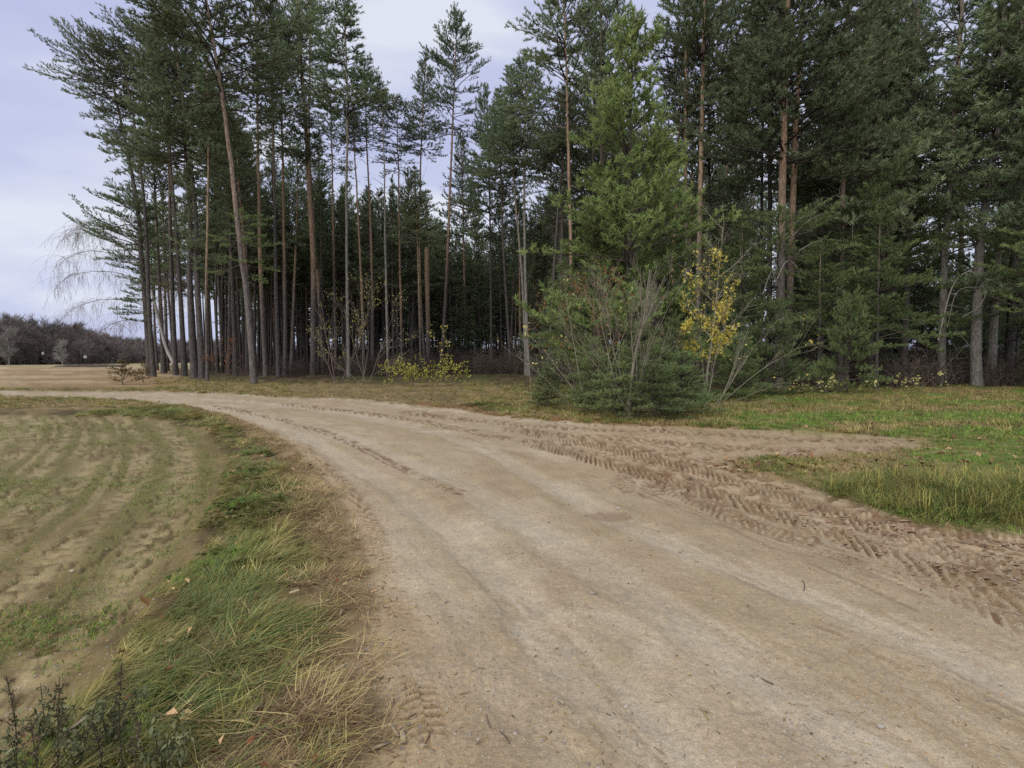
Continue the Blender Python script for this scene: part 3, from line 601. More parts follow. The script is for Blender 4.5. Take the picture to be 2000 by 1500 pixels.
KEEP = []   # world places taken by hand-placed trees
def pine(pts, D, wb, wt, crown, c0, label, rs=1.0, rz=None, mat='bark', dead=None, extra=(), cat='tree', group=None, name='pine_tree'):
    """pts: trunk in photograph pixels from the base up, at distance D (None: read from the base); c0: pixel row where the live crown starts"""
    if D is None: D = float(G(*pts[0])[1])
    W = [AT(px, py, D) for px, py in pts]; W[0] = np.array([*W[0][:2], 0]); W[0][2] = gz(W[0][0], W[0][1]); base = W[0]
    Lp = [w - base for w in W]; root = empty(name, base); KEEP.append((base[0], base[1]))
    tag(root, label, cat, group)
    mobj('trunk', trunk_mesh(Lp, wb * .40, wt / 2, mat, seed=int(pts[0][0])), root)
    z0 = AT(0, c0, D)[2] - base[2]; top = Lp[-1]
    def on(z):
        for a, b in zip(Lp, Lp[1:]):
            if a[2] <= z <= b[2]: return a + (b - a) * (z - a[2]) / max(b[2] - a[2], 1e-6)
        return Lp[-1] if z > Lp[-1][2] else Lp[0]
    if crown:
        bl = 14 if crown.startswith('edge') else 10
        put_crown(root, CR[crown], on(z0), top, bl, rs, rz)
    for (nm, ya, yb, r_, rz_) in extra:
        za, zb = AT(0, ya, D)[2] - base[2], AT(0, yb, D)[2] - base[2]
        put_crown(root, CR[nm], on(za), on(zb), 14 if nm.startswith('edge') else (5 if nm.startswith('low') else 10), r_, rz_, 'lower_boughs')
    if dead is None or dead:
        zd = max(1.5, z0 * .35); put_crown(root, DEAD[int(pts[0][0]) % 3], on(zd), on(z0 + 1), 8, .7 if dead is None else dead, name='dead_branches')
    return root

PI = math.pi
# --- the left stand, front row, from the field side to the clearing
pine([(294, 737), (285, 600), (276, 500), (268, 400), (252, 310), (233, 225), (216, 140), (196, 80)], None, .60, .10, 'edge0', 400, 'outermost pine of the left stand, leaning out over the field', .74, 0, 'bark_grey', .9,
     extra=[('edge1', 640, 380, .80, .15)])
pine([(300, 737), (291, 600), (287, 480), (280, 380), (264, 250), (246, 150), (232, 80)], 39.5, .46, .09, 'edge1', 300, 'slim pine standing right against the outermost leaning pine', .95, -.2, 'bark_grey', .8)
pine([(343, 716), (338, 600), (333, 450), (329, 300), (318, 150), (300, 40)], 45, .50, .10, 'tall0', 330, 'dark straight pine just right of the leaning birch stem', 1.25, None, 'bark_grey')
pine([(360, 736), (355, 620), (346, 480), (338, 380), (322, 200), (290, 60)], None, .52, .10, 'edge2', 330, 'grey pine third in the front row from the field, crown brushing the leaning pine', 1.0, .1, 'bark_grey')
pine([(381, 741), (374, 640), (371, 540), (372, 430), (360, 250), (330, 20)], None, .60, .10, 'dense2', 330, 'thick dark pine trunk beside the grey pine, fourth from the field', 1.35, None, 'bark_grey')
pine([(396, 743), (390, 640), (385, 540), (383, 430), (370, 300), (345, 100), (330, -40)], None, .55, .10, 'dense1', 330, 'pale grey pine whose crown fills the upper left of the stand', 1.5, None, 'bark_grey', extra=[('tall3', 530, 330, .7, 1)])
pine([(405, 746), (403, 600), (405, 430), (407, 250), (400, 80)], None, .22, .06, 'slim0', 330, 'very slim dark pine squeezed between two thicker grey pines', 1.0)
pine([(437, 712), (430, 600), (424, 480), (420, 330), (410, 150)], 52, .50, .10, 'tall4', 400, 'dark pine set back between the grey pine and the big bent pine', 1.3, None, 'bark_grey')
pine([(457, 708), (450, 600), (446, 480), (443, 300), (440, 100)], 56, .45, .10, 'dense0', 350, 'set back pine half hidden by the big bent pine', 1.2, None, 'bark_grey')
pine([(496, 750), (488, 640), (480, 560), (470, 490), (455, 352), (440, 230), (427, 140), (405, 20), (385, -90)], None, .45, .12, 'tall2', 215, 'big pine with bent trunk leaning left, grey below and tan above', 1.9, None, 'bark_mid', .8, extra=[('low0', 520, 430, .55, PI)])
pine([(519, 737), (513, 620), (508, 500), (505, 350), (503, 200), (500, 60), (498, -60)], None, .42, .10, 'tall3', 250, 'straight brown pine right behind the big bent pine', 1.25)
pine([(544, 737), (540, 600), (537, 450), (535, 320), (530, 150), (528, -40)], None, .40, .10, 'tall1', 300, 'pale slender knotty pine between the bent pine and the crossing orange pines', 1.15, None, 'bark_grey')
pine([(557, 727), (557, 600), (554, 450), (552, 300), (548, 120)], 44, .42, .09, 'tall0', 330, 'reddish brown pine behind the pale slender one', 1.1)
pine([(612, 734), (612, 620), (612, 520), (607, 430), (601, 320), (596, 230), (588, 120), (578, -20), (572, -90)], None, .62, .16, 'dense1', 165, 'left one of the two orange pines that cross, the brightest trunk of the stand', 1.3, None, 'bark', .9, extra=[('slim1', 330, 140, 1.2, 2.5)])
pine([(632, 730), (627, 640), (622, 560), (614, 460), (607, 350), (603, 230), (606, 80), (610, -50)], None, .48, .12, 'tall4', 190, 'right one of the two orange pines that cross, leaning against its neighbour', 1.1, None, 'bark', .8)
pine([(656, 726), (654, 600), (651, 450), (648, 300), (645, 180)], 50, .36, .08, 'tall1', 340, 'brown pine behind the yellow leaved shrub, right of the crossing pines', 1.1)
pine([(681, 728), (679, 620), (677, 480), (677, 330), (679, 190), (674, 70), (668, -60)], 40, .34, .09, 'slim0', 235, 'tall straight pale pine with a narrow spire crown against the sky', 2.0, None, 'bark_pale', .6)
pine([(712, 722), (706, 560), (699, 420), (693, 300), (690, 200)], 46, .32, .08, 'slim1', 290, 'thin pale pine leaning slightly left behind the leafy shrub', 1.3)
pine([(728, 728), (727, 560), (722, 400), (715, 250), (712, 120)], 48, .34, .08, 'tall3', 270, 'thin brown pine near the pale spire pine', 1.0)
pine([(758, 724), (755, 600), (752, 450), (750, 310), (745, 200), (739, 150)], 41, .30, .05, 'slim1', 215, 'pale bare stemmed pine with a broken dead top', .75, None, 'bark_pale', 1.0)
pine([(785, 722), (783, 600), (780, 470), (778, 330), (775, 190)], 50, .34, .08, 'tall2', 330, 'pine with low rounded crown between the dead topped pine and the orange stub', 1.15)
pine([(822, 722), (819, 600), (816, 490), (812, 380), (810, 330)], 46, .28, .08, 'dense2', 480, 'shorter dark pine with a drooping full crown beside the orange stub', .95, None, 'bark', .3)
pine([(831, 729), (825, 640), (821, 560), (819, 480), (821, 330), (826, 210), (832, 110)], None, .36, .09, 'dense0', 300, 'pine with a leafy yellow shrub round its foot, crown round against the sky', 1.0)
pine([(861, 729), (868, 620), (874, 500), (878, 400), (884, 250), (889, 120), (893, 26)], None, .52, .07, 'tall4', 255, 'tall orange pine leaning right, standing alone against the sky gap', 1.25, None, 'bark', 1.3)
# broken orange trunk
stub = pine([(836, 715), (836, 620), (834, 540), (834, 484)], 52, .55, .50, None, 484, 'broken orange pine stub without a crown beside the alone standing pine', mat='bark', dead=0.001, name='broken_pine', group=None)
for c_ in list(stub.children):
    if c_.name.startswith('dead'): bpy.data.objects.remove(c_)
# --- middle
pine([(909, 710), (907, 560), (905, 420), (903, 330), (900, 260)], 62, .40, .09, 'dense1', 470, 'distant pine in the clearing just right of the leaning orange pine', 1.1)
pine([(998, 712), (990, 600), (983, 480), (978, 350), (975, 180)], 50, .42, .09, 'dense2', 380, 'brown pine left of the pair of pale trunks at the clearing', 1.35, None, 'bark_grey')
pine([(960, 712), (958, 500), (955, 320), (950, 175)], 54, .36, .09, 'dense0', 470, 'full crowned pine at the far side of the clearing', 1.5, None, 'bark_grey')
pine([(1028, 712), (1022, 580), (1014, 470), (1006, 380), (1000, 250), (998, 130)], 44, .34, .08, 'dense1', 350, 'left one of the pair of pale trunks right of the clearing', 1.2, None, 'bark_pale')
pine([(1033, 720), (1028, 600), (1025, 480), (1024, 380), (1026, 240), (1028, 105)], 42, .40, .09, 'dense0', 330, 'right one of the pair of pale trunks right of the clearing', 1.3, None, 'bark_pale')
pine([(1070, 735), (1078, 600), (1086, 460), (1096, 340), (1105, 250)], 36, .34, .09, 'slim1', 300, 'grey pine leaning right just left of the green young pine', .9, None, 'bark_grey', 1.2)
pine([(1120, 745), (1117, 600), (1114, 450), (1110, 300), (1107, 150), (1102, 10), (1100, -50)], 32, .36, .09, 'tall4', 260, 'tall pine with high airy crown left of the bright green young pine', 1.35, None, 'bark', 1.2)
# the green young pines
pine([(1228, 790), (1228, 640), (1230, 450), (1232, 250), (1235, 45)], 19.5, .34, .05, 'young0', 720, 'bright green young pine with dense crown rising behind the bare sapling', 1.5, 1.0, 'bark_grey', 0.001)
pine([(1160, 790), (1165, 640), (1170, 480), (1175, 330)], 21, .22, .05, 'young1', 690, 'smaller green pine at the left shoulder of the bright green one', 1.05, 2.0, 'bark_grey', 0.001)
pine([(1300, 780), (1300, 640), (1300, 480), (1298, 300)], 22, .24, .05, 'young1', 700, 'green pine at the right shoulder of the bright green one', 1.05, 4.0, 'bark_grey', 0.001)
# --- right stand
pine([(1343, 745), (1341, 600), (1340, 430), (1339, 200), (1338, -30), (1338, -150)], 31, .36, .12, 'tall0', 290, 'reddish slender pine left of the thicker orange pine, behind the yellow sapling', 1.5)
pine([(1362, 748), (1364, 600), (1367, 430), (1370, 300), (1374, 100), (1378, -60), (1380, -160)], 29, .46, .13, 'tall2', 300, 'orange pine trunk directly above the yellow leaved sapling', 1.6)
pine([(1390, 742), (1388, 600), (1386, 430), (1384, 250), (1384, -80)], 34, .30, .1, 'tall3', 430, 'dark thin pine right of the orange trunk above the yellow sapling', 1.4, None, 'bark_grey')
pine([(1484, 745), (1486, 600), (1488, 400), (1490, 200), (1492, -60)], 33, .30, .10, 'dense0', 290, 'dark thin pine with sky showing on both sides, left of its thicker twin', 1.0, None, 'bark_grey')
pine([(1500, 745), (1502, 600), (1504, 400), (1503, 250), (1505, 60), (1508, -120)], 30, .42, .12, 'tall1', 380, 'grey pine next to the sky gap left of the double orange trunk', 1.25, None, 'bark_grey')
pine([(1522, 760), (1523, 640), (1526, 480), (1529, 330), (1534, 160), (1540, -40), (1545, -160)], 25, .62, .16, 'dense1', 340, 'thick orange trunk on the left of the close double pine', 1.5, None, 'bark', 0.6, extra=[('low1', 600, 430, .7, 0)])
pine([(1533, 757), (1540, 640), (1546, 480), (1551, 330), (1560, 150), (1572, -60), (1580, -160)], 26, .50, .14, 'tall2', 360, 'slanting orange trunk on the right of the close double pine', 1.9, None, 'bark', 0.6)
pine([(1606, 750), (1603, 600), (1600, 480), (1597, 400), (1590, 300)], 28, .22, .07, 'slim0', 400, 'thin pale dead looking stem right of the double pine', .9, None, 'bark_grey', 1.2)
pine([(1640, 752), (1642, 560), (1648, 300), (1655, 60), (1660, -150)], 27, .40, .12, 'dense2', 500, 'pine hidden in green boughs right of the double pine', 1.3, None, 'bark', 0.6, extra=[('low2', 640, 400, .85, .3)])
pine([(1700, 748), (1702, 500), (1706, 200), (1710, -120)], 31, .40, .12, 'dense1', 470, 'pine behind the sagging green boughs, third from the double pine', 1.3, None, 'bark_grey', extra=[('low0', 600, 380, .9, 1.2)])
pine([(1765, 748), (1770, 600), (1776, 450), (1782, 340), (1788, 180), (1796, -20), (1800, -120)], 30, .46, .14, 'tall0', 330, 'dark trunk with sky behind it and branches reaching right', 1.1, None, 'bark_grey', 1.3, extra=[('low1', 560, 420, .7, 1.9)])
pine([(1838, 750), (1840, 650), (1846, 490), (1858, 330), (1868, 180), (1876, 40), (1880, -100)], 28, .48, .16, 'tall3', 270, 'bare pale grey trunk standing clear in the dark gap of the right stand', 1.15, None, 'bark_pale', 1.3, extra=[('low2', 480, 400, .4, 3.6)])
pine([(1908, 755), (1906, 680), (1910, 560), (1916, 460), (1934, 350), (1948, 240), (1958, 100), (1962, -60)], 26, .62, .16, 'dense2', 370, 'thick leaning trunk second from the right edge with a swollen foot', 1.5, None, 'bark_pale', .8, extra=[('low0', 480, 330, .7, 3.4)])
pine([(1935, 752), (1942, 600), (1952, 450), (1967, 340), (1984, 160), (2000, -20)], 27, .55, .15, 'tall1', 330, 'rightmost leaning trunk crossing behind the thick one', 1.5, None, 'bark_pale', .8)
pine([(2040, 760), (2040, 500), (2045, 250), (2050, -100)], 24, .5, .15, 'dense0', 590, 'pine at the right edge of the stand whose green boughs hang in', 1.5, None, 'bark_grey', 0.001, extra=[('low1', 700, 430, .85, 3.0)])

# --- random stand behind: shared trunks and crowns, one object each
TR = []
for i in range(5):
    rr = np.random.default_rng(i + 40); b = rr.normal(0, .35, 2); TR.append(trunk_mesh([(0, 0, 0), (b[0] * .5, b[1] * .5, 8), (b[0], b[1], 16), (b[0] * 1.2, b[1] * 1.2, 24)], .20, .04, 'bark' if i == 1 else 'bark_grey', i, 8))
PROTO = {}
def stand_tree(x, y, s, kind, label, group, rs=None):
    """a pine of the stand: copies of a finished pine and of each of its parts"""
    key = kind
    if key not in PROTO:
        ti = (len(PROTO) * 2 + 1) % 5 if kind[:4] == 'slim' else (0, 2, 4, 1, 2)[len(PROTO) % 5]; root = empty('pine_tree', (x, y, 0)); mobj('trunk', TR[ti], root)
        rr = np.random.default_rng(ti + 40); b = rr.normal(0, .35, 2)
        c0 = {'tall': 13, 'dens': 11, 'slim': 13}[kind[:4]]
        fx = lambda z: (b[0] * 1.2 * z / 24, b[1] * 1.2 * z / 24, z)
        put_crown(root, CR[kind], fx(c0), fx(24.2), 10, 1.05 if rs is None else rs)
        put_crown(root, DEAD[ti % 3], fx(4), fx(c0 + 1), 8, 1.0, name='dead_branches')
        PROTO[key] = root; r = root
    else:
        src = PROTO[key]; r = src.copy(); SC.collection.objects.link(r)
        for ch in src.children:
            c = ch.copy(); SC.collection.objects.link(c); c.parent = r
    r.location = (x, y, gz(x, y)); r.rotation_euler = (random.gauss(0, .018), random.gauss(0, .018), random.uniform(0, 6.28)); r.scale = (s * random.uniform(.85, 1.25),) * 2 + (s,)
    tag(r, label, 'tree', group); return r

def in_forest(x, y, back):
    px = 1000 * x / y + 1000
    if px < 300 or px > 2150: return False
    front = np.interp(px, [290, 640, 740, 800, 900, 1040, 1100, 1500, 2000, 2150], [41, 39, 43, 50, 66, 46, 33, 29, 27, 26])
    bk = np.interp(px, [290, 700, 900, 1100, 2150], [66, 74, 100, 84, 72]) if back is None else back
    return front + 1.5 < y < bk
spots = []
tries = 0
while tries < 60000 and len(spots) < 205:
    tries += 1; y = random.uniform(27, 92); x = random.uniform(-.72, 1.16) * y
    if not in_forest(x, y, None): continue
    px = 1000 * x / y + 1000; dmin = 2.4 if px > 1000 else 2.7
    if any((x - a) ** 2 + (y - b) ** 2 < dmin * dmin for a, b in spots): continue
    if any((x - a) ** 2 + (y - b) ** 2 < 4.5 for a, b in KEEP): continue
    if 770 < px < 860 and y < 52: continue
    if (1435 < px < 1535 or 1775 < px < 1935) and random.random() < .85: continue
    if px > 1500 and random.random() < .35: continue
    spots.append((x, y))
spots.sort(key=lambda p: p[1])
kinds_l = ['tall0', 'tall1', 'tall3', 'tall4', 'slim0', 'slim1', 'dense2']
kinds_r = ['tall2', 'dense0', 'tall1', 'tall4', 'tall3', 'tall0']
def deep_label(px, y, kd):
    marks = [(300, 500, 'between outermost leaning pine and big bent pine'), (500, 612, 'between big bent pine and crossing orange pines'), (612, 740, 'behind the half bare leafy shrub'), (740, 860, 'behind the broken orange stub'),
             (860, 960, 'at the clearing'), (960, 1060, 'behind the pair of pale trunks'), (1060, 1230, 'behind the bright green pine'), (1230, 1370, 'between bright green pine and yellow sapling'), (1370, 1530, 'between yellow sapling and double orange pine'),
             (1530, 1680, 'right beyond the double orange pine'), (1680, 1840, 'beside the bare pale grey trunk'), (1840, 1935, 'between pale grey and thick leaning trunks'), (1935, 9999, 'beyond the thick leaning trunk')]
    w = [m for a, b, m in marks if a <= px < b][0]
    k = {'tall': 'airy', 'dens': 'full', 'slim': 'narrow'}[kd[:4]]
    return '%s crowned %s pine %s' % (k, 'front' if y < 42 else ('middle' if y < 56 else 'rear'), w)
for x, y in spots:
    px = 1000 * x / y + 1000
    if px < 860: kd, s, lb = random.choice(kinds_l), random.uniform(.72, .98), 'slender pine standing deep among the trunks of the left stand'
    elif px < 1060: kd, s, lb = random.choice(kinds_r), random.uniform(.62, .82), 'dark pine standing at the back of the clearing between the two stands'
    else: kd, s, lb = random.choice(kinds_r), random.uniform(.85, 1.12), 'pine standing deep in the dark right stand'
    stand_tree(x, y, s, kd, deep_label(px, y, kd), {'sl': 'slender pines inside the left stand', 'da': 'dark pines behind the clearing', 'pi': 'pines inside the right stand'}[lb[:2]])

# deeper wood: one mass
def deep_wood():
    P, rz, sc_, ix = [], [], [], []
    trv = []
    for kd in ('dense0', 'tall1', 'dense2'):
        g = Geo(); src = CR[kd]; trv.append(src)
    pts = []
    t_ = 0
    while len(pts) < 300 and t_ < 20000:
        t_ += 1; y = random.uniform(68, 125); x = random.uniform(-.55, 1.3) * y; px = 1000 * x / y + 1000
        if (1425 < px < 1535 or 1765 < px < 1945) and random.random() < .85: continue
        if px < 860 and random.random() < (.75 if px < 520 else .35): continue
        if any((x - a) ** 2 + (y - b) ** 2 < 9 for a, b in pts): continue
        pts.append((x, y))
    for k in range(170):
        y = random.uniform(50, 84); px = random.uniform(400, 900); x = (px - 1000) / 1000 * y; z = random.uniform(9, 13)
        if px > 800 and y < 66: continue
        P.append((x, y, z)); rz.append(random.uniform(0, 6)); sc_.append((.8, .8, random.uniform(.7, .95))); ix.append(5)
        P.append((x, y, 0)); rz.append(random.uniform(0, 6)); sc_.append((.7, .7, (z + 7) / 24)); ix.append(3 + random.randrange(2))
    for x, y in pts:
        P.append((x, y, 6.5 + random.uniform(-2, 1))); rz.append(random.uniform(0, 6)); s = random.uniform(1.1, 1.4); sc_.append((1.3, 1.3, 1.4)); ix.append(random.randrange(3))
        P.append((x, y, 0)); rz.append(random.uniform(0, 6)); sc_.append((1, 1, random.uniform(.75, .9))); ix.append(3 + random.randrange(2))
    o = scatter('deep_pine_wood', P, rz, sc_, ix, [CR['dense0'], CR['tall1'], CR['dense2'], TR[0], TR[2], CR['slim0']])
    tag(o, 'dark mass of pines in the depth of the wood', 'forest', kind='stuff')
deep_wood()

# understorey conifers in the gloom
us = [(600, 70, 7), (680, 66, 8), (740, 72, 8), (820, 70, 9), (1150, 34, 7), (1380, 30, 8), (1545, 34, 9), (1625, 38, 9), (1720, 32, 7), (1800, 36, 9), (1920, 36, 9), (905, 60, 10), (940, 64, 12), (880, 68, 12), (1045, 48, 11), (1085, 40, 9), (1060, 56, 13), (975, 70, 13), (1420, 33, 8), (1450, 29, 7), (1590, 30, 7.5), (1680, 34, 9), (1740, 38, 10), (1480, 38, 10), (1560, 42, 11), (1860, 40, 9), (1980, 34, 8), (1100, 29, 6)]
for px, D, hgt in us:
    x = (px - 1000) / 1000 * D; root = empty('understorey_pine', (x, D, gz(x, D)))
    tag(root, deep_label(px, D, 'dens').replace('full crowned', 'short young').replace(' pine ', ' understorey pine ', 1), 'tree', 'dark young conifers under the tall pines')
    mobj('trunk', TR[0], root).scale = (.4, .4, hgt / 24)
    put_crown(root, CR[random.choice(['dense0', 'dense1', 'dense2'])], (0, 0, hgt * .08), (0, 0, hgt), 10, hgt / 13)

# ------------------------------------------------------------------ broadleaf saplings, shrubs, thickets
def grow(g, rng, p, d, ln, r, lvl, maxl, tips, up=.25, jit=.07, kids=(5, 8), ang=.6, sides=4, ratio=.6, start=.25, v=.5, m=0, droop=0):
    n = max(4, int(ln / .28)); n = min(n, 10); pts = [np.array(p, float)]; dirs = []
    d = unit(np.array(d, float))
    for j in range(n):
        d = unit(d + rng.normal(0, jit, 3) + UP * (up - droop * j / n) / n); dirs.append(d); pts.append(pts[-1] + d * ln / n)
    g.tube(pts, np.linspace(r, max(r * .25, .0016), n + 1), sides if lvl < 2 else 3, v + rng.uniform(-.2, .2), m)
    if lvl >= maxl: tips.extend(pts[1:]); return
    for q in range(rng.integers(*kids)):
        f = start + (1 - start) * rng.uniform() ** .9; j = min(int(f * n), n - 1); dd = dirs[j]; b = pts[j] + (pts[j + 1] - pts[j]) * (f * n - j)
        r_ = rng.normal(size=3); r_ = unit(r_ - dd * (r_ @ dd)); nd = unit(dd * math.cos(ang) + r_ * math.sin(ang) * rng.uniform(.7, 1.2))
        grow(g, rng, b, nd, ln * ratio * (1.15 - .6 * f) * rng.uniform(.7, 1.2), r * (1 - .6 * f) * .62, lvl + 1, maxl, tips, up, jit, kids, ang, sides, ratio, .15, v, m, droop)

def woody(name, px, py, stems, seed, label, cat, woodmat, leafmat=None, nleaf=0, leafsize=.08, group=None, maxl=3, kids=(5, 8), up=.35, ang=.6, D=None, jit=.065, rustfrac=0, leafz=(0, 99), ratio=.6, start=.25, droop=0):
    """stems: list of (azimuth/lean dir xyz, length, radius)"""
    rng = np.random.default_rng(seed); b = G(px, py) if D is None else AT(px, 702, D)[:2]; root = empty(name, (b[0], b[1], gz(*b))); tag(root, label, cat, group)
    tips = []
    gs = Geo()
    for k, (d, ln, r) in enumerate(stems):
        grow(gs, rng, rng.normal(0, .13 if k else .02, 3) * [1, 1, 0] - UP * .05, np.array(d) + rng.normal(0, .12 if k else .01, 3), ln * rng.uniform(.85, 1.1), r * .72, 0, maxl, tips, up, jit, kids, ang, 5, ratio, start, droop=droop)
    mobj('branches', gs.mesh('branches', [M[woodmat]], True), root)
    if leafmat and nleaf:
        T = np.array(tips); T = T[(T[:, 2] > leafz[0]) & (T[:, 2] < leafz[1])]
        if name == 'yellow_leaved_sapling': c_ = (T[:, 2] - 3.0) / 1.75; T = T[np.hypot(T[:, 0], T[:, 1]) < .98 * np.sqrt(np.clip(1 - c_ * c_, .05, 1))]
        sel = T[rng.integers(0, len(T), nleaf)] + rng.normal(0, .03, (nleaf, 3)); gl = Geo(); gl.leaves(sel, leafsize, rng)
        mobj('leaves', gl.mesh('leaves', [M[leafmat]]), root)
    return root
woody('bare_sapling', 1228, 822, [((0.02, 0, 1), 4.0, .065), ((-.3, .1, .95), 3.0, .022), ((-.55, .0, .8), 2.6, .020), ((.16, .1, 1), 3.2, .022), ((-.2, -.2, 1), 3.4, .022), ((.5, 0, .9), 2.4, .016)], 11,
      'bare pale grey sapling with upswept branches in front of the green young pine', 'tree', 'palebark', 'rustleaf', 60, .07, maxl=3, kids=(5, 7), ang=.55, ratio=.50, up=.6)
woody('bare_sapling', 1150, 808, [((-.2, 0, 1), 3.0, .022), ((-.45, .2, .8), 2.4, .018), ((.3, 0, 1), 2.6, .018), ((-.7, .1, .6), 2.2, .014)], 12,
      'bare arching bush with few drooping pale leaves, left of the small pine thicket', 'shrub', 'palebark', 'paleleaf', 45, .08, maxl=3, kids=(4, 6), ang=.55, ratio=.55, droop=.15)
woody('rust_leaved_bush', 1168, 795, [((-.2, 0, 1), 3.0, .02), ((.1, 0, 1), 3.2, .02), ((-.4, 0, .9), 2.6, .02)], 13, 'bush with rusty red brown leaves behind the bare sapling', 'shrub', 'twig', 'rustleaf', 520, .085, maxl=2, kids=(6, 9), leafz=(1.6, 4))
woody('yellow_leaved_sapling', 1378, 793, [((0.0, 0, 1), 5.4, .060), ((.05, 0, 1), 3.2, .02), ((-.3, 0, 1), 2.4, .016)], 14,
      'sapling with bright golden yellow leaves on its upper half', 'tree', 'palebark', 'yellow', 1900, .105, maxl=2, kids=(17, 21), ang=.95, ratio=.34, leafz=(1.3, 4.7), start=.22, jit=.03)
woody('bare_bush', 1388, 800, [((.7, 0, .8), 2.3, .02), ((.5, .2, .9), 2.6, .02), ((.9, 0, .35), 2.2, .014), ((.3, 0, 1), 2.8, .018), ((.45, -.1, .9), 2.7, .018), ((-.3, 0, .9), 2.0, .014)], 15,
      'bare bush spreading its thin pale twigs to the right of the yellow sapling', 'shrub', 'palebark', 'yellow', 60, .08, maxl=3, kids=(4, 6), ang=.5, ratio=.5)
woody('sapling_stem', 1037, 800, [((-.03, 0, 1), 2.3, .014)], 16, 'single thin upright sapling stem by the clearing with a few pale leaves on top', 'tree', 'palebark', 'paleleaf', 14, .13, maxl=1, kids=(3, 5), ratio=.2, leafz=(1.7, 3))
woody('sapling_stem', 1248, 815, [((.03, 0, 1), 1.5, .014)], 17, 'short mottled stem poking out of the small pine thicket', 'tree', 'birch', maxl=1, kids=(2, 4), ratio=.2)
woody('leafy_shrub', 712, 752, [((-.1, 0, 1), 5.2, .035), ((.35, 0, 1), 4.6, .03), ((-.45, .1, .9), 4.4, .03), ((.7, 0, .7), 3.8, .02), ((-.8, 0, .6), 3.4, .02), ((.1, .3, 1), 5, .03)], 18,
      'large half bare shrub with sparse yellow green leaves in front of the left stand', 'shrub', 'twig', 'paleleaf', 420, .095, maxl=2, kids=(6, 10), ratio=.5)
woody('leafy_shrub', 655, 752, [((-.1, 0, 1), 4.6, .03), ((.3, 0, 1), 4.6, .03), ((-.45, .1, .9), 3.8, .03)], 19,
      'thin yellow leaved shrub at the foot of the crossing orange pines', 'shrub', 'twig', 'limeleaf', 240, .09, maxl=2, kids=(6, 10), ratio=.5)
woody('leafy_shrub', 866, 744, [((0, 0, 1), 3.9, .02), ((.2, 0, 1), 3.2, .02)], 20, 'thin sapling with a few amber leaves at the foot of the leaning orange pine', 'shrub', 'twig', 'yellow', 90, .13, maxl=1, kids=(8, 11), ratio=.35)
woody('leafy_shrub', 440, 752, [((0, 0, 1), 2.2, .02), ((.4, 0, 1), 2.0, .02), ((-.4, 0, 1), 1.8, .02)], 21, 'small bush with reddish brown leaves at the foot of the left stand', 'shrub', 'twig', 'rustleaf', 300, .10, maxl=2, kids=(5, 8))
for i, (px, py, w) in enumerate([(790, 757, 1.7), (835, 757, 1.6), (880, 756, 1.5)]):
    woody('lime_leaved_shrub', px, py, [((rng_, yy, .55), w * .78, .012) for rng_, yy in ((-.8, 0), (-.4, .3), (0, -.2), (.4, .2), (.8, 0), (.2, .5), (-.6, -.3))], 30 + i,
          ['low shrub covered with lime yellow leaves, leftmost of three beside the clearing', 'low lime yellow shrub between its two neighbours at the feet of the pines', 'low lime yellow shrub nearest the dark clearing'][i], 'shrub', 'twig', 'limeleaf', 380, .105, 'lime yellow shrubs by the clearing', maxl=2, kids=(5, 8), up=.1)
for i, (px, py) in enumerate([(1655, 772), (1725, 768), (1810, 772), (1610, 778)]):
    woody('pale_leaved_shrub', px, py, [((a_, b_, .5), .95, .008) for a_, b_ in ((-.8, 0), (-.3, .3), (.2, -.2), (.7, .2), (.1, .5))], 40 + i,
          'low sparse shrub with pale yellow leaves under the right stand', 'shrub', 'twig', 'paleleaf', 70, .12, 'pale leaved shrubs under the right stand', maxl=1, kids=(5, 8), up=.1)
# dead trees / bent boughs at the right
def bough(name, D, lines, label, mat='dead'):
    b = AT(lines[0][0][0], lines[0][0][1], D); root = empty(name, b); tag(root, label, 'branch')
    g = Geo(); rng = np.random.default_rng(int(D * 10))
    for k, (pts, r0, r1) in enumerate([(l_[:-2], l_[-2], l_[-1]) for l_ in lines]):
        P = smooth_line([AT(px, py, D + .25 * math.sin(i)) - b for i, (px, py) in enumerate(pts)], 5); g.tube(P, np.linspace(r0, r1, len(P)), 5, .8)
        for q in range(5):
            j = rng.integers(2, len(P)); e_ = P[j - 1] + unit(rng.normal(size=3)) * rng.uniform(.3, .8); g.tube([P[j - 1], (P[j - 1] + e_) / 2 + rng.normal(0, .05, 3), e_], [.012, .008, .004], 3, .6)
    mobj('bare_limb', g.mesh('bare_limb', [M[mat]], True), root)
bough('broken_bough', 24, [[(1832, 665), (1860, 560), (1895, 530), (1918, 555), (1925, 575), (1910, 600), (1880, 620), .03, .015], [(1918, 560), (1870, 570), (1850, 640), .02, .008], [(1925, 575), (1965, 590), (1985, 600), .02, .006]], 'pale broken bough hooked over in front of the dark right stand')
bough('bent_bough', 23, [[(1518, 545), (1535, 512), (1555, 520), (1566, 560), .03, .018], [(1490, 575), (1500, 545), (1508, 530), (1514, 548), .022, .012], [(1520, 625), (1555, 612), (1595, 615), (1618, 650), (1625, 665), .026, .012]], 'dark bent boughs arching from the double orange pine')
bough('dead_bough', 25, [[(1750, 622), (1790, 626), (1820, 625), (1836, 622), .012, .02], [(1865, 640), (1885, 665), (1905, 690), .012, .02]], 'short straight dead branch sticking out left from the pale grey trunk')
bough('arched_bough', 24, [[(1545, 465), (1580, 430), (1620, 415), (1642, 418), .028, .01], [(1560, 490), (1600, 470), (1655, 472), (1700, 490), .028, .01], [(1548, 440), (1600, 400), (1650, 372), .02, .008]], 'long pale bare boughs arching right from the double orange pine')

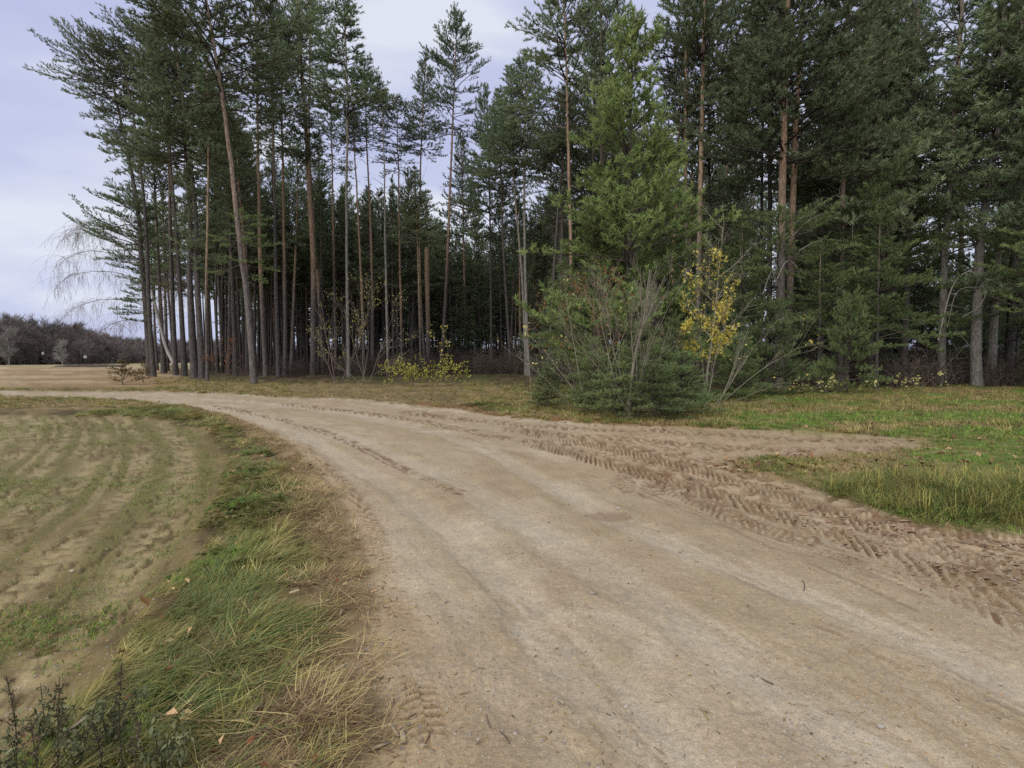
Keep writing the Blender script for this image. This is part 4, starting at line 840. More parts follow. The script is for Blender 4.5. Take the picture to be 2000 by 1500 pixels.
for px, D, hgt, rs, k, lb in [(1448, 27, 9.0, .85, 0, 'green pine with wide low branches left of the double orange pine'), (1650, 25, 8.6, 1.0, 1, 'broad green pine spreading its boughs right of the double orange pine'), (1712, 23, 8.0, .8, 0, 'green pine with silvery bough tips in front of the dark gap'),
                           (1900, 32, 9.6, .8, 0, 'green pine whose boughs hang between the pale trunk and the thick leaning one'), (2055, 21, 9.2, .95, 1, 'green pine reaching in over the right edge of the meadow'), (1420, 34, 11, 1.0, 1, 'green pine above the bare bush, behind the yellow sapling'), (1100, 33, 7.5, .7, 0, 'soft green pine by the clearing at the left foot of the bright young one'),
 (1565, 33, 11, 1.0, 1, 'tall green boughed pine behind the double orange pine'), (1600, 22.5, 6.5, .75, 0, 'low green pine with drooping boughs right under the arched bare boughs'), (1790, 34, 9.5, .9, 0, 'tall green boughed pine behind the dark trunk with sky around it'), (1465, 40, 11, .9, 0, 'tall green boughed pine behind the sky gap left of the double pine'), (1985, 31, 9, .8, 0, 'tall green boughed pine between the two leaning trunks at the edge')]:
    x = (px - 1000) / 1000 * D; root = empty('pine_tree', (x, D, gz(x, D))); tag(root, lb, 'tree')
    mobj('trunk', TR[k * 2], root).scale = (.40, .40, hgt / 24 * .97)
    put_crown(root, CR['wide%d' % k], (0, 0, hgt * .26), (0, 0, hgt), 10, rs)
# small pines
def small_pine(px, py, hgt, rs, kind, label, group=None, name='small_pine', mat=None):
    b = G(px, py); root = empty(name, (b[0], b[1], gz(*b))); tag(root, label, 'tree', group)
    mobj('trunk', TR[0], root).scale = (.11, .11, hgt / 24 * .95)
    put_crown(root, kind, (0, 0, .05), (0, 0, hgt), 3, rs, rz=px)
SM = [crown_mesh('small_pine_crown', 'needle_low', seed=800 + i, Lc=3, R=1.25, prof=lambda h: (1 - h) ** .7 * .85 + .15, whorls=13, per=5, elev=(.1, .9), K=18, nl=.10, nw=.015, twstep=.13, shootstep=.075, spread=.7) for i in range(2)]
SB = crown_mesh('browned_pine_crown', 'needle_brown', seed=810, Lc=3, R=1.5, prof=lambda h: (1 - h) * .7 + .3, whorls=7, per=4, elev=(.5, 1.1), K=20, nl=.15, nw=.03, twstep=.3, spread=.5)
small_pine(1205, 820, 1.25, .65, SM[0], 'small dense pine at the road edge right under the bare sapling')
small_pine(1275, 820, 1.2, .75, SM[1], 'small dark pine of the thicket right beside the road')
small_pine(1330, 812, 1.5, .8, SM[0], 'low small pine at the foot of the yellow sapling')
small_pine(1160, 808, 1.5, .65, SM[1], 'small pine at the left of the thicket with feathery sides')
small_pine(1245, 800, 2.3, .95, SM[0], 'taller small pine behind the thicket, half hidden by the bare sapling')
small_pine(1315, 792, 2.4, .9, SM[1], 'taller small pine between the bare sapling and the yellow one')
small_pine(1155, 795, 1.9, .7, SM[0], 'small pine behind the arching bare bush')
small_pine(1070, 800, 1.1, .55, SM[1], 'stubby little pine beside the thin upright sapling stem')
small_pine(1440, 783, 2.0, .9, SM[1], 'small dark pine behind the bare bush right of the yellow sapling')
small_pine(1500, 775, 3.4, 1.3, SM[0], 'small dark pine in front of the double orange trunk')
small_pine(1655, 772, 3.6, 1.0, SM[1], 'slanted young pine with silvery green tips hanging low in the right stand')
small_pine(240, 752, 1.25, .75, SB, 'browned young pine beside the far bend of the road')
small_pine(280, 748, 1.1, .5, SB, 'smaller browned young pine at the foot of the outermost pine')

# leaning birch and its weeping crown
def birch():
    D = 47; b = AT(347, 722, D); base = np.array([b[0], b[1], gz(b[0], b[1])]); root = empty('weeping_birch', base)
    tag(root, 'bare weeping birch with thin leaning white stem behind the outermost pines', 'tree')
    rng = np.random.default_rng(3); g = Geo(); tw = Geo()
    P = smooth_line([AT(px, py, D) - base for px, py in [(347, 724), (325, 680), (312, 630), (300, 585), (285, 530), (262, 470), (240, 430), (215, 410)]], 4); g.tube(P, np.linspace(.17, .03, len(P)), 7, attr=.5 + .5 * rng.uniform(size=len(P)))
    mobj('trunk', g.mesh('trunk', [M['birch']], True), root)
    limbs = [[(300, 590), (250, 540), (190, 530), (135, 540), (112, 560)], [(305, 610), (260, 590), (200, 585), (150, 600), (125, 620)], [(290, 540), (240, 480), (180, 450), (150, 470)],
             [(285, 520), (240, 500), (175, 490), (130, 505), (115, 520)], [(308, 640), (270, 625), (225, 630), (195, 650)], [(262, 470), (210, 430), (165, 440), (145, 460)], [(310, 600), (330, 560), (345, 520)], [(308, 650), (340, 590), (352, 540)]]
    for k, lm in enumerate(limbs):
        off = rng.uniform(-3, 3); Q = smooth_line([AT(px, py, D + off * i / len(lm)) - base for i, (px, py) in enumerate(lm)], 5); tw.tube(Q, np.linspace(.045, .009, len(Q)), 3, .3)
        for q in range(70):
            j = rng.integers(2, len(Q)); s = Q[j] + rng.normal(0, .1, 3); d = np.array([rng.normal(-.2, .5), rng.normal(0, .5), rng.uniform(-.1, .5)]); pts = [s]; n = 7; ln = rng.uniform(1.2, 3.2)
            for i in range(n): d = unit(unit(d) + np.array([0, 0, -.32]) + rng.normal(0, .12, 3)); pts.append(pts[-1] + d * ln / n)
            tw.tube(pts, np.linspace(.009, .004, n + 1), 3, rng.uniform(.5, 1))
            for q2 in range(3):
                jj = rng.integers(1, n); e_ = pts[jj] + np.array([rng.normal(0, .15), rng.normal(0, .15), -rng.uniform(.4, 1.3)]); tw.tube([pts[jj], (pts[jj] + e_) / 2 + rng.normal(0, .06, 3), e_], [.006, .005, .003], 3, rng.uniform(.5, 1))
    mobj('hanging_branches', tw.mesh('hanging_branches', [M['twig']]), root)
birch()

# thickets: twiggy undergrowth under the pines
def thicket_mesh(seed, mat, h=1.8, n=26):
    rng = np.random.default_rng(seed); g = Geo()
    for k in range(n):
        a = rng.uniform(0, 6.283); p = np.array([rng.normal(0, .5), rng.normal(0, .5), -.05]); d = np.array([math.cos(a) * .5, math.sin(a) * .5, 1]); ln = h * rng.uniform(.5, 1.1); pts = [p]
        for j in range(5): d = unit(d + rng.normal(0, .2, 3)); pts.append(pts[-1] + unit(d) * ln / 5)
        g.tube(pts, np.linspace(.012, .004, 6), 3, rng.uniform())
        for q in range(7):
            j = rng.integers(1, 6); e_ = pts[j] + unit(rng.normal(size=3) + [0, 0, .6]) * ln * rng.uniform(.12, .35); g.tube([pts[j], (pts[j] + e_) / 2 + rng.normal(0, .03, 3), e_], [.007, .005, .003], 3, rng.uniform())
    return g.mesh('thicket', [M[mat]])
TH = [thicket_mesh(900 + i, 'twig_red' if i < 3 else 'twig') for i in range(5)]
def undergrowth():
    P, rz, s, ix = [], [], [], []
    for k in range(2600):
        y = random.uniform(24, 85); x = random.uniform(-.70, 1.2) * y
        px = 1000 * x / y + 1000
        front = np.interp(px, [290, 640, 740, 900, 1040, 1100, 1500, 2200], [42, 41, 38, 46, 44, 27, 26, 25])
        if y < front: continue
        dens = np.interp(px, [290, 500, 620, 900, 1100, 2200], [.10, .22, .8, 1, .9, .9])
        if random.random() > dens: continue
        P.append((x, y, 0)); rz.append(random.uniform(0, 6)); f = random.uniform(.6, 1.2) * np.interp(px, [290, 640, 900, 1000, 1100], [.7, .9, 1.35, 1.35, 1.0]); s.append(f); ix.append(random.randrange(5))
    for k in range(1500):
        y = random.uniform(84, 125); x = random.uniform(-.5, 1.3) * y
        P.append((x, y, 0)); rz.append(random.uniform(0, 6)); s.append(random.uniform(1.6, 3.0)); ix.append(random.randrange(5))
    P = np.array(P); P[:, 2] = GH(P[:, 0], P[:, 1])
    tag(scatter('undergrowth', P, rz, s, ix, TH), 'brown twiggy undergrowth under the pines', 'undergrowth', kind='stuff')
undergrowth()

# ------------------------------------------------------------------ far wood beyond the field
def far_tree_mesh(seed, h, mat):
    rng = np.random.default_rng(seed); g = Geo(); g.tube([(0, 0, -1), (rng.normal(0, .2), 0, h * .4), (rng.normal(0, .4), 0, h * .8)], [.28, .2, .08], 4, .5)
    for k in range(26):
        z = h * rng.uniform(.12, .75); a = rng.uniform(0, 6.283); d = unit(np.array([math.cos(a), math.sin(a), rng.uniform(.5, 1.6)])); p = np.array([0, 0, z]); ln = rng.uniform(.22, .36) * h * (1 - .35 * z / h); pts = [p]
        for j in range(3): d = unit(d + rng.normal(0, .2, 3)); pts.append(pts[-1] + d * ln / 3)
        g.tube(pts, [.09, .07, .05, .03], 3, rng.uniform())
        n = 44; q = np.array(pts)[rng.integers(1, 4, n)] + rng.normal(0, .25, (n, 3)); D_ = rng.normal(size=(n, 3)) * .8 + np.array([0, 0, .8]) + d * .6; D_ /= np.linalg.norm(D_, axis=1)[:, None]
        g.needles(q, D_, 1, 1.5, .10, .2, rng, .1)
    return g.mesh('far_tree', [M[mat]])
FT = [far_tree_mesh(950 + i, 13, 'far') for i in range(5)]
def far_wood():
    P, rz, s, ix = [], [], [], []
    for row in range(9):
        for k in range(95):
            px = -700 + k * 12.5 + random.uniform(-8, 8)
            if px > 620: continue
            D = 128 + row * 6 + random.uniform(-3, 3) + np.interp(px, [0, 150, 340, 600], [0, 15, 70, 110])
            a = (px - 1000) / 1000
            P.append((a * D, D, random.uniform(-.3, .1) + row * .12)); rz.append(random.uniform(0, 6)); s.append(random.uniform(.62, 1.05) * (1 if row > 1 else .8) * np.interp(px, [-100, 40, 150, 230, 300, 400], [1.22, 1.15, 1.0, .82, .72, .9])); ix.append(random.randrange(5))
    for k in range(420):   # scrub along its foot
        px = -700 + k * 3.1; D = 124 + random.uniform(0, 5) + np.interp(px, [0, 150, 340, 600], [0, 15, 70, 110]); P.append(((px - 1000) / 1000 * D, D, -.5)); rz.append(random.uniform(0, 6)); s.append(random.uniform(.18, .38)); ix.append(random.randrange(5))
    tag(scatter('far_wood', P, rz, s, ix, FT), 'distant bare purple grey wood beyond the field', 'forest', kind='stuff')
far_wood()
pale = far_tree_mesh(990, 13, 'far_pale')
for px, D, s, lb in [(122, 131, .52, 'pale round topped bare tree standing before the distant wood'), (18, 126, .75, 'pale tall bare tree before the distant wood at the edge of the photo')]:
    o = mobj('bare_tree', pale, None, (((px - 1000) / 1000) * D, D, -.2)); o.scale = (s, s, s); tag(o, lb, 'tree')
def box_geo(g, c, sz, m=0, v=.5):
    x, y, z = np.array(sz) / 2; V = np.array([(sx * x, sy * y, sz_ * z) for sx in (-1, 1) for sy in (-1, 1) for sz_ in (-1, 1)]) + np.array(c)
    g.add(V, None, [[0, 1, 3, 2], [4, 6, 7, 5], [0, 4, 5, 1], [2, 3, 7, 6], [0, 2, 6, 4], [1, 5, 7, 3]], v, m)
def far_house(px, py, D, w, h, label):
    b = AT(px, py, D); root = empty('distant_house', b); tag(root, label, 'house')
    g = Geo(); box_geo(g, (0, 0, h / 2), (w, w, h)); mobj('wall', g.mesh('wall', [M['white']]), root)
    g = Geo(); r = w * .58; V = [(-r, -r, h + .003), (r, -r, h + .003), (r, r, h + .003), (-r, r, h + .003), (0, -r, h + w * .4), (0, r, h + w * .4)]; g.add(V, [[0, 1, 4], [2, 3, 5]], [[1, 2, 5, 4], [3, 0, 4, 5], [0, 3, 2, 1]]); mobj('roof', g.mesh('roof', [M['roofgrey']]), root)
far_house(84, 693, 124, .3, .6, 'tiny pale hut standing before the far wood, the one nearer the photo edge')
far_house(167, 700, 128, .45, .6, 'tiny pale hut standing before the far wood, right of the pale round tree')
# dark heap in the far field
def clod_heap(name, cx, cy, lx, ly, hz, n, seed, label, cat, mat='soil', cs=.25):
    rng = np.random.default_rng(seed); root = empty(name, (cx, cy, gz(cx, cy))); tag(root, label, cat); g = Geo()
    nx, ny = 40, 12; X, Y = np.meshgrid(np.linspace(-1, 1, nx), np.linspace(-1, 1, ny), indexing='ij')
    Z = np.maximum(0, 1 - X ** 2 - Y ** 2) ** .5 * hz * (.4 + 1.1 * fbm(X.ravel() * lx + seed, Y.ravel() * ly, 1.2, 3, seed).reshape(X.shape)) - .03
    V = np.stack([X.ravel() * lx, Y.ravel() * ly, Z.ravel()], 1); i = np.arange(nx - 1)[:, None] * ny; k = np.arange(ny - 1)[None, :]
    g.add(V, None, np.stack([i + k, i + ny + k, i + ny + k + 1, i + k + 1], -1).reshape(-1, 4), rng.uniform(0, 1, len(V)))
    mobj('heap', g.mesh('heap', [M[mat]], True), root)
clod_heap('soil_bank', AT(147, 0, 92)[0], 92, 6.5, 1.5, .5, 0, 5, 'long low bank of dark soil out in the far field', 'soil')

# ------------------------------------------------------------------ grasses and litter
rg = np.random.default_rng(77)
def tuft(seed, mats, n, rad, ln, w, lean, curl=.6, azs=3.2, azc=0, segs=3):
    r = np.random.default_rng(seed); g = Geo(); share = n // len(mats)
    for j in range(len(mats)): g.blades(share, rad, ln, w, lean, r, azc, azs, j, curl, segs)
    return g.mesh('tuft', [M[q] for q in mats])
def rosette(seed):
    r = np.random.default_rng(seed); g = Geo(); n = 16; a = r.uniform(0, 6.28, n); el = r.uniform(.15, 1.1, n); P = np.zeros((n, 3)); D_ = np.stack([np.cos(a) * np.cos(el), np.sin(a) * np.cos(el), np.sin(el)], 1)
    for k in range(n):
        l = r.uniform(.05, .11); q = unit(np.cross(D_[k], UP)); w = l * .2; b0 = D_[k] * .01; m1 = b0 + D_[k] * l * .5; t1 = b0 + D_[k] * l - UP * l * .25
        g.add([b0, m1 + q * w, t1, m1 - q * w, m1 - UP * w * .3], [[0, 1, 4], [1, 2, 4], [2, 3, 4], [3, 0, 4]], None, r.uniform(0, 1))
    return g.mesh('rosette', [M['grass_g']])
T_NEAR = [tuft(1, ['grass_g', 'grass_g', 'grass_o'], 36, .07, .34, .0066, .95, .7, 1.2, 0, 4), tuft(2, ['grass_g', 'grass_s', 'grass_o'], 33, .08, .38, .0062, 1.1, .5, 1.1, 0, 4),
          tuft(3, ['grass_o', 'grass_s'], 34, .08, .36, .0060, 1.15, .4, 1.0, 0, 4), tuft(4, ['grass_o', 'grass_g'], 36, .07, .28, .0056, .7, .9, 1.6, 0, 4),
          tuft(5, ['grass_s', 'grass_d'], 34, .08, .22, .004, 1.1, .5, 3.2, 0, 3), tuft(6, ['grass_d', 'grass_d', 'grass_s'], 36, .09, .17, .0035, 1.2, .4, 3.2, 0, 3),
          tuft(7, ['grass_g', 'grass_b'], 34, .06, .16, .004, .45, .7, 3.2, 0, 3), rosette(8), rosette(9)]
def verge_grass():
    n = 150000; Y = 1.1 + (14.5 - 1.1) * rg.uniform(size=n) ** 1.5; X = rg.uniform(-11, .4, n)
    road = poly_sdf(X, Y, P_ROAD); fl = poly_sdf(X, Y, P_FIELD); r = np.hypot(X, Y)
    n1_ = fbm(X, Y, 1.4, 3, 201); n2_ = fbm(X, Y, 3.5, 3, 205)
    strip = (road < .03 + .12 * (n2_ - .5)) & (fl < .0 + .25 * (n1_ - .5))
    dens = np.clip(3.6 / r, .12, .75) * sstep(-.02, -.22, road) * .8 + .12
    strip &= rg.uniform(size=n) < dens * sstep(.30, .44, n2_)
    X, Y, road, fl, n1_, n2_ = [q[strip] for q in (X, Y, road, fl, n1_, n2_)]
    m = len(X); u = rg.uniform(size=m); dry = sstep(.75, .3, -road + .3 * (n2_ - .5))          # browner towards the road
    idx = np.where(n1_ > .52, 0, np.where(n1_ > .47, 1, np.where(n1_ > .38, 3, 2)))
    idx = np.where(u < .25, rg.integers(0, 5, m), idx)
    idx = np.where(rg.uniform(size=m) < dry * .97, np.where(rg.uniform(size=m) < .2, 4, 5), idx)
    idx = np.where(fl > -.12, np.where(u < .5, 2, 3), idx)
    idx = np.where((n2_ > .68) & (-road > .35) & (rg.uniform(size=m) < .6), 6, idx); n3_ = fbm(X, Y, 2.1, 3, 219); idx = np.where((n3_ > .58) & (-road > .35) & (rg.uniform(size=m) < .4), rg.integers(7, 9, m), idx)
    P = np.stack([X, Y, GH(X, Y)], 1)
    wind = .2 + 2.6 * (fbm(X, Y, 1.6, 2, 211) - .5) * 2 + rg.normal(0, .45, m)
    sc_ = rg.uniform(.45, 1.0, m) * (.55 + .9 * fbm(X, Y, 2.6, 2, 215)) * np.where(idx < 4, sstep(-.05, .35, -road) * .5 + .5, 1)
    sc_ = sc_ * np.clip(.45 + 1.1 * (-fl), .45, 1)
    sc_ = np.stack([sc_ * .95, sc_ * .95, sc_ * np.where(idx < 4, .52, .62)], 1)
    tag(scatter('verge_grass', P, wind, sc_, idx, T_NEAR, rg.normal(0, .2, (m, 2))), 'long matted grass on the verge between field and road', 'grass', kind='stuff')
verge_grass()

T_FAR = [tuft(21, ['grass_o', 'grass_g'], 40, .16, .24, .011, .5, .6), tuft(22, ['grass_s', 'grass_o'], 40, .16, .26, .010, .6, .6), tuft(23, ['grass_b', 'grass_g'], 44, .16, .15, .010, .5, .5),
         tuft(24, ['grass_d', 'grass_s'], 36, .16, .22, .010, .8, .6), tuft(25, ['grass_g', 'grass_o'], 40, .14, .38, .009, .5, .9)]
def meadow_grass():
    n = 60000; Y = 3.2 + 38 * rg.uniform(size=n) ** 1.25; X = rg.uniform(-1.25, 1.3, n) * Y
    road = poly_sdf(X, Y, P_ROAD); br = poly_sdf(X, Y, P_BRANCH); fl = poly_sdf(X, Y, P_FIELD); fo = poly_sdf(X, Y, FOREST)
    na_, nb_ = fbm(X, Y, .5, 3, 91), fbm(X, Y, 1.8, 3, 305)
    far = (X / Y < -.70) & (Y > 24)
    right = X > -.8
    keep = (road < -.02) & (br < -.05 + .25 * (nb_ - .5)) & (fl < -.05) & (fo < 2.5) & ~((X < -1) & (Y < 14.5)) & ~far
    keep &= rg.uniform(size=n) < np.where(fo > -.5, .35, .85)
    # bare mossy strip of the forest track mouth
    px = 1000 * X / Y + 1000
    keep &= ~((px > 560) & (px < 900) & (Y < 30) & (rg.uniform(size=n) < .75))
    X, Y, na_, nb_, fo, br, road, px = [q[keep] for q in (X, Y, na_, nb_, fo, br, road, px)]; m = len(X)
    u = rg.uniform(size=m); lawn = ((na_ > .56) & (px > 1450)) | (lawn_mask(X, Y) > .42) | ((px > 1750) & (Y < 10) & (rg.uniform(size=m) < .4))
    idx = np.where(lawn, 2, np.where(nb_ > .55, 0, np.where(nb_ > .45, 1, 3)))
    idx = np.where(u < .2, rg.integers(0, 4, m), idx); dm = np.hypot((X - MOUND[0]) / 1.3, (Y - MOUND[1]) / .9); idx = np.where((dm < 1) & (u < .7), 4, idx)
    sc_ = rg.uniform(.5, 1.1, m) * np.where(fo > 0, 1.2, 1) * np.where(px < 1000, .8, 1) * np.where((px > 1380) & (Y < 9) & (dm > 1), .45, .75) * (.6 + .8 * fbm(X, Y, 1.6, 3, 331))
    P = np.stack([X, Y, GH(X, Y)], 1); print('meadow tufts', m)
    tag(scatter('meadow_grass', P, rg.uniform(0, 6.28, m), sc_, idx, T_FAR), 'short green and straw coloured grass along the forest edge', 'grass', kind='stuff')
meadow_grass()

def crop_sprouts():
    n = 26000; Y = 2.2 + 12 * rg.uniform(size=n) ** 1.3; X = rg.uniform(-1.25, 0, n) * Y; fl = poly_sdf(X, Y, P_FIELD); g_ = fbm(X, Y, .9, 3, 97) * .6 + fbm(X, Y, 2.2, 4, 61) * .4
    k = (fl > .1) & (rg.uniform(size=n) < sstep(.42, .62, g_) * .9 + .05); X, Y = X[k], Y[k]; m = len(X); P = np.stack([X, Y, GH(X, Y)], 1)
    v = [tuft(31, ['grass_g', 'grass_o'], 10, .05, .06, .004, .5, .8, segs=2), tuft(32, ['grass_g', 'grass_b'], 10, .06, .05, .004, .6, .7, segs=2)]
    tag(scatter('crop_sprouts', P, rg.uniform(0, 6.28, m), rg.uniform(.6, 1.3, m), rg.integers(0, 2, m), v), 'thin green sprouts over the sandy field', 'sprouts', kind='stuff')
crop_sprouts()

def leaf_mesh(seed, mat='litter', size=.07):
    r = np.random.default_rng(seed); w = size * .3; P = np.array([(0, 0, 0), (w, size * .4, .012), (0, size * .4, .0), (-w, size * .45, .014), (0, size, .006)]); g = Geo()
    g.add(P, [[0, 1, 2], [0, 2, 3], [1, 4, 2], [2, 4, 3]], None, r.uniform(0, 1)); return g.mesh('leaf', [M[mat]])
def chip_mesh(seed, l, w, h, mat='chip'):
    r = np.random.default_rng(seed); g = Geo(); a = np.array([(sx * l / 2 * r.uniform(.8, 1.1), sy * w / 2 * r.uniform(.6, 1.1), z * h + r.uniform(-.2, .2) * h) for sx in (-1, 1) for sy in (-1, 1) for z in (0, 1)])
    g.add(a, None, [[0, 1, 3, 2], [4, 6, 7, 5], [0, 4, 5, 1], [2, 3, 7, 6], [0, 2, 6, 4], [1, 5, 7, 3]], r.uniform(0, 1, 8)); return g.mesh('chip', [M[mat]])
def rock_mesh(seed, mat='stone', s=1.0, flat=.6):
    import bmesh
    bm = bmesh.new(); bmesh.ops.create_icosphere(bm, subdivisions=2, radius=.5 * s); r = np.random.default_rng(seed); o = r.uniform(0, 9, 3)
    V = np.array([v.co[:] for v in bm.verts]); n_ = fbm(V[:, 0] / s + o[0] + V[:, 2] / s, V[:, 1] / s + o[1], 2.2, 3, seed); V = V * (.65 + .7 * n_)[:, None] * [1, .75, flat]
    F = np.array([[q.index for q in f.verts] for f in bm.faces]); bm.free(); g = Geo(); g.add(V, F, None, np.clip(n_, 0, 1)); return g.mesh('stone', [M[mat]])
def crumbs():
    n = 60000; Y = 2.2 + 16 * rg.uniform(size=n) ** 1.4; X = rg.uniform(0, 1.15, n) * Y; road = poly_sdf(X, Y, P_ROAD); br = poly_sdf(X, Y, P_BRANCH); dR, _, _ = line_dist(X, Y, EDGE_R)
    z = np.clip(sstep(1.7, .5, dR) + sstep(1.2, 0, -br), 0, 1) * sstep(.42, .60, fbm(X * 1.0, Y * 2.2, 1.6, 3, 411)); k = ((road > 0) | (br > -.2)) & (rg.uniform(size=n) < z * .8)
    X, Y = X[k], Y[k]; m = len(X); P = np.stack([X, Y, GH(X, Y) - .002], 1); s_ = rg.uniform(.4, 1.3, m)
    v = [rock_mesh(21, 'crumb', .030, .4), rock_mesh(22, 'crumb', .022, .5), rock_mesh(23, 'crumb', .04, .3), rock_mesh(24, 'pebble', .014)]
    tag(scatter('earth_crumbs', P, rg.normal(0, .5, m), np.stack([s_ * rg.uniform(.8, 2.2, m), s_ * .8, s_ * .8], 1), rg.integers(0, 4, m), v), 'crumbs of chewed up earth between the tyre prints', 'soil', kind='stuff')
crumbs()
def litter():
    # leaves along forest edge and road's far side
    n = 16000; Y = 6 + 36 * rg.uniform(size=n) ** 1.3; X = rg.uniform(-.8, 1.1, n) * Y; road = poly_sdf(X, Y, P_ROAD); br = poly_sdf(X, Y, P_BRANCH); fo = poly_sdf(X, Y, FOREST)
    k = (road < .25) & (fo < 5) & (X > -14 * (Y > 0)) & ~((X < -1) & (Y < 14)) & (rg.uniform(size=n) < np.where((road > -1.6) & (X < 7), .9, .3)) & (br < .1)
    X, Y = X[k], Y[k]; m = len(X); P = np.stack([X, Y, GH(X, Y) + .012], 1)
    tag(scatter('leaf_litter', P, rg.uniform(0, 6.28, m), rg.uniform(.7, 1.6, m), rg.integers(0, 4, m), [leaf_mesh(1), leaf_mesh(2), leaf_mesh(3), leaf_mesh(4, "rustleaf", .05)], rg.normal(0, .35, (m, 2))), 'fallen leaves lying along the forest edge', 'leaves', kind='stuff')
    # chaff and straw bits along the near road edge
    n = 14000; Y = 1.4 + 9 * rg.uniform(size=n) ** 1.6; X = rg.uniform(-5, .6, n); road = poly_sdf(X, Y, P_ROAD)
    dens = np.exp(-((road - .02) / .22) ** 2); k = rg.uniform(size=n) < dens * .9; X, Y = X[k], Y[k]; m = len(X); P = np.stack([X, Y, GH(X, Y) + .004], 1)
    v = [chip_mesh(1, .022, .004, .002), chip_mesh(2, .05, .0035, .002), chip_mesh(3, .012, .007, .003), chip_mesh(4, .035, .004, .002, 'grass_d'), chip_mesh(5, .03, .003, .002, 'grass_s')]
    tag(scatter('chaff', P, rg.uniform(0, 6.28, m), rg.uniform(.6, 1.5, m), rg.integers(0, 5, m), v, rg.normal(0, .25, (m, 2))), 'straw and bark chaff on the near edge of the road', 'chaff', kind='stuff')
    n = 4200; Y = 1.3 + 9 * rg.uniform(size=n) ** 1.5; X = rg.uniform(-1.2, 1.2, n) * Y * 1.05; road = poly_sdf(X, Y, P_ROAD); k = (road > 0) & (rg.uniform(size=n) < .25 + .6 * sstep(.5, .65, fbm(X, Y, 1.1, 3, 421))); X, Y = X[k], Y[k]; m = len(X); P = np.stack([X, Y, GH(X, Y) + .002], 1)
    v = [chip_mesh(11, .03, .0022, .0015, 'twig'), chip_mesh(12, .045, .0018, .0015, 'grass_d'), chip_mesh(13, .018, .003, .002, 'soil'), chip_mesh(14, .03, .002, .0015, 'grass_s'), leaf_mesh(15, 'litter', .015)]
    tag(scatter('needle_litter', P, rg.uniform(0, 6.28, m), rg.uniform(.3, 1.1, m) ** 1.3, rg.integers(0, 5, m), v, rg.normal(0, .1, (m, 2))), 'thin dark twigs and needles strewn over the road', 'litter', kind='stuff')
    n = 4000; Y = 1.3 + 10 * rg.uniform(size=n) ** 1.5; X = rg.uniform(-7, .5, n); road = poly_sdf(X, Y, P_ROAD); fl = poly_sdf(X, Y, P_FIELD); k = (road < .1) & (fl < 0) & (rg.uniform(size=n) < .5); X, Y = X[k], Y[k]; m = len(X); P = np.stack([X, Y, GH(X, Y) + rg.uniform(.01, .07, m)], 1)
    tag(scatter('verge_litter', P, rg.uniform(0, 6.28, m), rg.uniform(.3, .8, m), rg.integers(0, 3, m), [leaf_mesh(31), leaf_mesh(32, 'rustleaf'), chip_mesh(33, .06, .005, .003, 'grass_s')], rg.normal(0, .4, (m, 2))), 'dead leaves and straw caught in the verge grass', 'leaves', kind='stuff')
    # gravel and crumbs on road and field
    n = 46000; Y = 1.3 + 14 * rg.uniform(size=n) ** 1.7; X = rg.uniform(-1.2, 1.2, n) * Y * 1.05; road = poly_sdf(X, Y, P_ROAD); fl = poly_sdf(X, Y, P_FIELD); dR, _, _ = line_dist(X, Y, EDGE_R)
    k = ((road > 0) & (rg.uniform(size=n) < .12 + .5 * sstep(.45, .65, fbm(X, Y, 1.3, 3, 401)) + .6 * sstep(1.5, .5, dR))) | ((fl > 0) & (rg.uniform(size=n) < .3)); X, Y = X[k], Y[k]; m = len(X); P = np.stack([X, Y, GH(X, Y)], 1)
    v = [rock_mesh(11, 'pebble', .013), rock_mesh(12, 'pebble', .018), rock_mesh(13, 'litter', .011), rock_mesh(14, 'pebble', .008), rock_mesh(15, 'litter', .013)]
    tag(scatter('gravel', P, rg.uniform(0, 6.28, m), rg.uniform(.35, 1.1, m), rg.integers(0, 5, m), v), 'small gravel and crumbs of earth on the road', 'gravel', kind='stuff')
litter()

# --- things lying about that can be picked out singly
CH = [chip_mesh(20 + i, .055 + .012 * (i % 3), .016 + .004 * (i % 2), .004) for i in range(5)]
chips = [(667, 1210, .9), (600, 1295, 1.0), (1.0 * 612, 1310, .7), (666, 1312, 1.0), (770, 1430, 1.1), (742, 1462, 1.3), (786, 1442, 1.2), (690, 1405, .9), (870, 1178, .5), (732, 1350, .7), (560, 1230, .8), (575, 1180, .8), (1095, 1372, .5), (640, 1195, .6), (655, 1455, 1.0), (1375, 1390, .7), (488, 1310, .6), (520, 1270, .6), (500, 1420, 1.0), (160, 1445, 1.4), (470, 1195, .7)]
for i, (px, py, s) in enumerate(chips):
    b = G(px, py); o = mobj('wood_chip', CH[i % 5], None, (b[0], b[1], gz(*b) + (.010 if px > 640 else .025))); o.scale = (s, s, s); o.rotation_euler = (random.gauss(0, .2), random.gauss(0, .2), random.uniform(0, 3))
    tag(o, 'pale wood chip lying in the dry grass by the road edge' if px < 700 else 'pale wood chip lying on the sandy road', 'wood chip', 'wood chips in the grass' if px < 700 else 'wood chips on the road')
st = [(1157, 1161, .045, 'small dark grey stone on the grey wheel track near the middle of the road'), (1720, 1418, .036, 'flat whitish stone in the road at the lower right'), (1208, 993, .05, 'pale stone beside the damp patch in the road'),
      (913, 1085, .022, 'small dark pebble on the packed wheel track'), (502, 1042, .04, 'small white stone in the verge grass'), (140, 1108, .035, 'white stone on the bare field near the verge'),
      (120, 1052, .03, 'whitish stone lying further out on the bare field'), (142, 1187, .022, 'tiny white stone on the field near the matted grass'), (1265, 1155, .022, 'tan pebble between the wheel tracks'), (1223, 1373, .02, 'brown pebble low in the frame on the packed track')]
